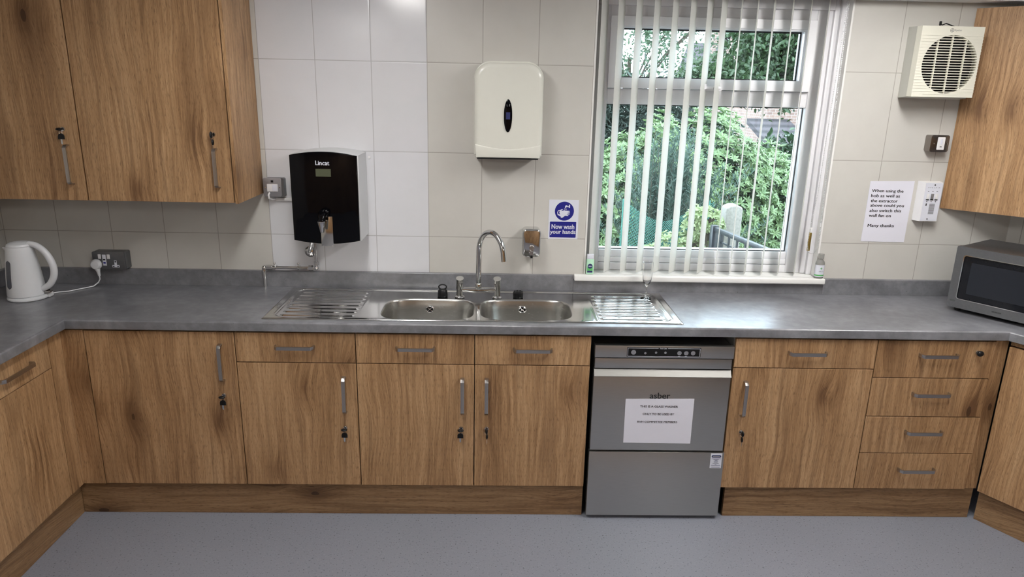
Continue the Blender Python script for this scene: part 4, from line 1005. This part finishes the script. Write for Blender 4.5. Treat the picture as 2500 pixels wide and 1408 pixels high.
# bottles on the sill
b1 = thing('lotion_bottle', (2.141, -.012, .994), 'small flat pale-green bottle at the left end of the window sill', 'bottle')
MB().prism(rrect(2.1235, 2.1590, .9945, 1.070, (.006, .006, .004, .004)), -.022, -.004, 'xz', .004, 3, True).build('bottle_body', 'greentint', b1)
MB().prism(rrect(2.1245, 2.1580, 1.071, 1.0935, .003), -.021, -.005, 'xz', .002, 2, True).build('cap', 'signw', b1)
MB().box(2.1275, 2.1535, -.0226, -.0221, 1.004, 1.013).build('label_band', 'navy', b1); MB().box(2.1275, 2.1535, -.0226, -.0221, 1.0135, 1.033).build('label', 'green', b1)
MB().lathe([(0, 0), (.0120, 0), (.0120, .0006), (0, .0006)], (2.1405, -.0224, 1.036), 28, 'y').build('label_oval', 'navy', b1)
MB().box(2.133, 2.148, -.0236, -.0231, 1.0345, 1.0375).build('label_mark', 'signw', b1)
b2 = thing('sanitiser_bottle', (3.262, -.03, .994), 'clear bottle of hand gel with a white label at the right end of the sill', 'bottle')
M['clearplastic'] = simple('clear_gel_bottle', (.62, .62, .60), .12, **{'Transmission Weight': .65})
MB().lathe([(0, 0), (.0175, 0), (.0195, .003), (.0195, .072), (.017, .083), (.012, .090), (.010, .094), (.010, .098), (0, .098)], (3.262, -.022, .9945), 32, sx=1.12, sy=.9).build('bottle_body', 'clearplastic', b2)
MB().lathe([(0, 0), (.0135, 0), (.014, .004), (.0135, .024), (0, .025)], (3.262, -.022, 1.0915), 28).build('cap', 'clearplastic', b2)
t = bmesh.new()
def band(mbn, z0, z1, mat, r=.0199):
    rings = [[(3.262+1.12*r*math.cos(a), -.022+.9*r*math.sin(a), z) for a in [math.radians(q) for q in range(180, 361, 12)]] for z in (z0, z1)]
    t = bmesh.new(); A = [t.verts.new(p) for p in rings[0]]; B = [t.verts.new(p) for p in rings[1]]
    for i in range(len(A)-1): t.faces.new((A[i], A[i+1], B[i+1], B[i]))
    mb = MB(); mb.add(t); return mb.build(mbn, mat, b2)
band('label', 1.003, 1.062, 'signw'); band('label_stripe', 1.008, 1.014, 'green', .0202)
text('HALO', b2, (3.262, -.0412, 1.031), .020, .0055, mat='cladgrey')
MB().box(3.2605, 3.2635, -.0415, -.0410, 1.041, 1.051).box(3.257, 3.267, -.0415, -.0410, 1.0445, 1.0475).build('label_cross', 'green', b2)
# ================================================================== CEILING LIGHTS
for i, (x, y, e) in enumerate(LIGHTS):
    lab = ['ceiling light panel nearest the sink on the left', 'ceiling light panel nearest the window on the right', 'ceiling light panel at the back of the room, left side', 'ceiling light panel at the back of the room, right side'][i]
    t = thing('ceiling_light', (x, y, CEIL), lab, 'light')
    MB().box(x-.13, x+.13, y-.60, y+.60, CEIL-.035, CEIL-.001, .002).build('housing', 'white', t)
    ml = emis('lamp_diffuser_%d' % i, (1.0, .975, .945), LIGHT_E*e)
    MB().box(x-.115, x+.115, y-.58, y+.58, CEIL-.045, CEIL-.0355).build('diffuser', ml, t)
# ================================================================== OUTSIDE
struct('ground', MB().box(-6, 16, .27, 24, -.25, -.05), 'soil')
def leafmesh(name, mat, base, direc, length, width, parent=None, fold=.25, up=None):
    n = len(base); d = direc/np.linalg.norm(direc, axis=1, keepdims=True)
    r = rng.normal(size=(n, 3)) if up is None else up + rng.normal(size=(n, 3))*.35
    s = np.cross(d, r); s /= np.linalg.norm(s, axis=1, keepdims=True)+1e-9; nn = np.cross(s, d)
    L = (length*(.75+.5*rng.random(n)))[:, None]; W = L*width
    v = np.empty((n, 7, 3)); v[:, 0] = base
    for q, (a, b_) in enumerate(((.34, .46), (.74, .40), (1.0, 0), (.74, -.40), (.34, -.46))):
        v[:, q+1] = base + d*L*a + s*W*b_ + nn*W*fold*(2*abs(b_)) - nn*L*.16*a*a
    v[:, 6] = base + d*L*.5 - nn*L*.05
    idx = np.arange(n)[:, None]*7
    F4 = np.concatenate([idx+np.array([[a, b_, 6]]) for a, b_ in ((0, 1), (1, 2), (2, 3), (3, 4), (4, 5), (5, 0))])
    me = bpy.data.meshes.new(name); me.vertices.add(n*7); me.vertices.foreach_set('co', v.reshape(-1))
    me.loops.add(len(F4)*3); me.loops.foreach_set('vertex_index', F4.reshape(-1).astype(np.int32))
    me.polygons.add(len(F4)); me.polygons.foreach_set('loop_start', np.arange(len(F4), dtype=np.int32)*3)
    me.update(calc_edges=True); me.validate()
    return link(name, me, mat, parent)
def ellsurf(n, c, r, shell=(.85, 1.05), front=True):
    d = rng.normal(size=(n*3, 3)); d /= np.linalg.norm(d, axis=1, keepdims=True)
    if front: d = d[(d[:, 1] < .35)]
    d = d[:n]; k = shell[0]+(shell[1]-shell[0])*rng.random(len(d))[:, None]
    nz_ = 1+.10*np.sin(d[:, :1]*7+c[0])*np.cos(d[:, 2:]*6+c[1])
    return np.array(c)+d*np.array(r)*k*nz_, d/np.array(r)
def bush(name, lobes, label, mat, parent_cat='shrub', nshoot=1500, per=8, L=.075, Wd=.34, spread=.75, dark=None, loc=None):
    t = thing(name, loc or tuple(np.array(lobes[0][0])*[1, 1, 0]+[0, 0, -.05]), label, parent_cat)
    B, D, Uu = [], [], []
    for c, r, fr_ in lobes:
        p, nrm = ellsurf(int(nshoot*fr_), c, r); nrm /= np.linalg.norm(nrm, axis=1, keepdims=True)
        nrm = nrm+np.array([0, -.1, .45]); nrm /= np.linalg.norm(nrm, axis=1, keepdims=True)
        keep = p[:, 2] > -.05; p, nrm = p[keep], nrm[keep]
        a = np.cross(nrm, rng.normal(size=nrm.shape)); a /= np.linalg.norm(a, axis=1, keepdims=True); b_ = np.cross(nrm, a)
        for k in range(per):
            th = 2*math.pi*k/per + rng.random(len(p))*.5
            o_ = a*np.cos(th)[:, None]+b_*np.sin(th)[:, None]
            B.append(p); D.append(o_*spread+nrm*(.35+.35*rng.random(len(p))[:, None])); Uu.append(nrm)
    leafmesh('foliage', mat, np.concatenate(B), np.concatenate(D), L, Wd, t, up=np.concatenate(Uu))
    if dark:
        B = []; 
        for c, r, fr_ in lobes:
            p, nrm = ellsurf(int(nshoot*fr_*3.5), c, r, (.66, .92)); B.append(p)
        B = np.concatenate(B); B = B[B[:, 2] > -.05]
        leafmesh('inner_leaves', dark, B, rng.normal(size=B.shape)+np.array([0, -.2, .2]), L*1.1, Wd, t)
    mb = MB()
    for c, r, fr_ in lobes:
        for k in range(5):
            a = 2*math.pi*k/5; mb.tube([(c[0]+.08*math.cos(a), c[1]+.08*math.sin(a), -.06), (c[0]+.4*r[0]*math.cos(a), c[1]+.4*r[1]*math.sin(a), c[2]+r[2]*.2), (c[0]+.7*r[0]*math.cos(a), c[1]+.7*r[1]*math.sin(a), c[2]+r[2]*.5)], [.03, .02, .008], 7)
    mb.build('stems', 'bark', t)
    return t
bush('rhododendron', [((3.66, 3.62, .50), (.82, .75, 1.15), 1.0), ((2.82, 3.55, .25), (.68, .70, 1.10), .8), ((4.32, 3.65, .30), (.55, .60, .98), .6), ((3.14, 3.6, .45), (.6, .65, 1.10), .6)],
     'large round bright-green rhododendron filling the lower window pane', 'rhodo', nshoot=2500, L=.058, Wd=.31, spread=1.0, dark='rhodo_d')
bush('leafy_sapling', [((3.02, 1.72, .66), (.26, .13, .20), 1.0), ((3.20, 1.74, .92), (.14, .12, .14), .7)],
     'low pale yellow-green sapling in front of the rhododendron, left of the concrete post', 'sapling', 'sapling', 150, 7, .040, .45, .9)
# blue-green feathery shrub
t = thing('feathery_shrub', (3.1, 2.42, -.05), 'feathery blue-green shrub growing upright in front of the rhododendron', 'shrub')
B, D = [], []; mbs = MB()
for k in range(190):
    bx, by = 3.08+rng.normal()*.09, 2.42+rng.normal()*.06; tx = bx+rng.normal()*.26+.05; ty = by+rng.normal()*.07; H = 1.15+rng.random()*.62-abs(tx-3.13)*.55
    pts = []
    for i in range(13):
        s_ = i/12; pts.append((bx+(tx-bx)*s_**1.5, by+(ty-by)*s_, -.05+H*s_))
    if k % 3 == 0: mbs.tube([pts[0], pts[4], pts[8], pts[12]], [.005, .004, .003, .001], 5)
    P_ = np.array(pts)
    for q in range(120):
        s_ = .18+.78*rng.random(); i = min(11, int(s_*12)); p = P_[i]+(P_[i+1]-P_[i])*(s_*12-i); B.append(p); D.append(rng.normal(size=3)*[.6, .6, .3]+[0, 0, .8])
leafmesh('needles', 'gorse', np.array(B), np.array(D), .050, .16, t); mbs.build('stems', 'bark', t)
def tree(name, lobes, label, mat, n, L, trunk, brs=True, Wd=.5, r0=.12):
    t = thing(name, (trunk[0], trunk[1], -.05), label, 'tree')
    B = []
    for c, r, fr_ in lobes:
        k = int(n*fr_); d = rng.normal(size=(k, 3)); d /= np.linalg.norm(d, axis=1, keepdims=True); rad_ = rng.random(k)**.45
        # clump the leaves
        cl_ = rng.normal(size=(max(8, k//28), 3)); cl_ /= np.linalg.norm(cl_, axis=1, keepdims=True); cl_ *= (rng.random(len(cl_))**.5)[:, None]
        base = cl_[rng.integers(0, len(cl_), k)]+rng.normal(size=(k, 3))*.13
        B.append(np.array(c)+base*np.array(r))
    B = np.concatenate(B)
    leafmesh('foliage', mat, B, rng.normal(size=B.shape)+np.array([0, -.2, -.2]), L, Wd, t)
    mb = MB(); top = trunk[2]
    mb.tube([(trunk[0], trunk[1], -.1), (trunk[0]+.05, trunk[1], top*.5), (trunk[0], trunk[1], top)], [r0, r0*.8, r0*.5], 10)
    for c, r, fr_ in lobes:
        for k in range(4):
            e_ = (c[0]+r[0]*.6*math.cos(k*1.7+c[0]), c[1]+r[1]*.4*math.sin(k*1.7), c[2]+r[2]*.5*math.sin(k*2.3))
            mb.tube([(trunk[0], trunk[1], top*.7), ((trunk[0]+e_[0])/2, (trunk[1]+e_[1])/2, (top*.7+e_[2])/2+.12), e_], [r0*.35, r0*.22, .012], 7)
    mb.build('trunk', 'bark', t); return t
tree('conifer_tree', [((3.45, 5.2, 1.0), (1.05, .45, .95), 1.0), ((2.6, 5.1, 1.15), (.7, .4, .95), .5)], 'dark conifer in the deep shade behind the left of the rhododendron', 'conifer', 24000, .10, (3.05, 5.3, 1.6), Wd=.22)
tree('broadleaf_tree', [((5.75, 7.3, 2.5), (.95, .55, .80), 1.0), ((4.9, 7.1, 2.02), (.75, .5, .30), .4), ((6.35, 7.4, 2.6), (.55, .5, .65), .4)], 'dense broad-leaved tree behind the right of the window, bough crossing the top pane', 'treeleaf', 9000, .085, (7.0, 7.4, 2.4))
tree('light_tree', [((3.95, 8.4, 2.75), (.95, .6, .75), 1.0), ((3.6, 8.2, 2.0), (.6, .5, .5), .35), ((4.9, 8.6, 3.0), (.6, .4, .5), .45)], 'thin pale-leaved tree with bright sky showing through, left in the top pane', 'lightleaf', 1700, .065, (3.8, 8.5, 2.4), r0=.06)
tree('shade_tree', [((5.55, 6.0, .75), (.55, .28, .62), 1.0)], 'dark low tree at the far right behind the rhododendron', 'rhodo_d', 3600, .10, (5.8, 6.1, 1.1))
# houses
t = thing('house', (8.4, 12.5, -.05), 'brick house with a tiled lower roof, glimpsed at the right of the lower pane', 'house')
MB().box(7.15, 11.5, 11.2, 15, -.05, 2.25).prism([(11.2, 2.25), (15, 2.25), (13.1, 4.0)], 7.15, 11.5, 'yz').build('brick_wall', 'brick', t)
MB().prism([(11.0, 2.15), (13.1, 4.1), (15.2, 2.15), (15.2, 2.3), (13.1, 4.3), (11.0, 2.3)], 7.0, 11.6, 'yz').build('main_roof', 'roof', t)
MB().prism([(9.9, 1.00), (11.19, 1.40), (11.19, 1.30), (9.9, .90)], 6.75, 7.6, 'yz').build('porch_roof', 'roof', t)
MB().box(6.8, 7.55, 10.0, 11.19, -.05, .90).build('porch_wall', 'brick', t)
t = thing('house', (8.3, 17, -.05), 'distant grey-roofed house behind the trees in the top pane', 'house')
MB().box(7.3, 9.4, 16.2, 19, -.05, 2.2).build('brick_wall', 'brick', t)
MB().prism([(16.0, 2.15), (17.6, 3.25), (19.2, 2.15)], 7.1, 9.6, 'yz').build('main_roof', 'roof', t)
MB().box(7.6, 8.0, 17.0, 17.4, 2.6, 3.7).build('chimney', 'brick', t)
# concrete post
arc = [(1.80+.045-.045*math.cos(math.radians(a)), 1.022+.045*math.sin(math.radians(a))) for a in range(0, 91, 15)]
tag(MB().prism([(3.385, -.05), (3.510, -.05)]+[(3.510-.0, 1.03)]+[(3.4475+.0625*math.cos(math.radians(a)), 1.03+.034*math.sin(math.radians(a))) for a in range(15, 180, 15)]+[(3.385, 1.03)], 1.80, 1.92, 'xz', .012, 3, True).build('concrete_post', 'concrete'),
    'pale rough concrete post with a rounded top outside the window', 'post')
# gate
gt = thing('metal_gate', (3.23, 1.5, -.05), 'black metal gate with a sloping-away top rail beside the concrete post', 'gate')
ga, gb = Vector((3.225, 1.50)), Vector((3.36, .72)); gd = (gb-ga); gl = gd.length; gd.normalize()
Mg = Matrix(((gd.x, -gd.y, 0, ga.x), (gd.y, gd.x, 0, ga.y), (0, 0, 1, 0), (0, 0, 0, 1)))
MB(Mg).box(0, gl, -.014, .014, .925, .955, .002).box(0, gl, -.014, .014, .05, .08).build('rail', 'gate', gt)
MB(Mg).box(-.045, .0, -.022, .022, -.05, .965, .003).build('gate_post', 'gate', gt)
MB(Mg).box(.04, .10, -.012, .012, .08, .925).build('stile', 'gate', gt)
for k in range(1, 6): MB(Mg).box(.08+.11*k, .092+.11*k, -.006, .006, .08, .925).build('bar', 'gate', gt)
MB(Mg).box(.10, gl, -.004, .004, .86, .872).build('brace', 'gate', gt)
# netting
mb = MB(); t = bmesh.new(); y0 = 2.05
def strip(p, q, wd_=.0030):
    p, q = Vector(p), Vector(q); d_ = (q-p).normalized(); s_ = d_.cross(Vector((0, 1, 0)))*wd_/2; f_ = Vector((0, .0015, 0))
    a = [t.verts.new(v) for v in (p-s_-f_, p+s_-f_, q+s_-f_, q-s_-f_)]; b_ = [t.verts.new(v) for v in (p-s_+f_, p+s_+f_, q+s_+f_, q-s_+f_)]
    t.faces.new(a); t.faces.new(b_[::-1])
    for i in range(4): t.faces.new((a[i], b_[i], b_[(i+1) % 4], a[(i+1) % 4]))
nx_, nzz = 34, 24; x0n, x1n, z0n, z1n = 2.66, 3.34, .40, 1.06
def npt(i, j):
    u_, v_ = i/nx_, j/nzz; return (x0n+(x1n-x0n)*u_+.012*math.sin(v_*9+u_*5), y0+.05*math.sin(u_*11)*v_, z0n+(z1n-z0n-.16*math.sin(u_*math.pi))*v_)
for i in range(nx_+1):
    for j in range(nzz+1):
        if i < nx_ and j < nzz: strip(npt(i, j), npt(i+1, j+1))
        if i < nx_ and j > 0: strip(npt(i, j), npt(i+1, j-1))
mb.add(t)
for xx in (x0n+.004, x1n-.004): mb.cyl((xx, y0+.004, -.06), (xx, y0+.004, z1n), .005, seg=8)
tag(mb.build('garden_netting', 'net'), 'green plastic garden netting sagging below the rhododendron', 'netting')
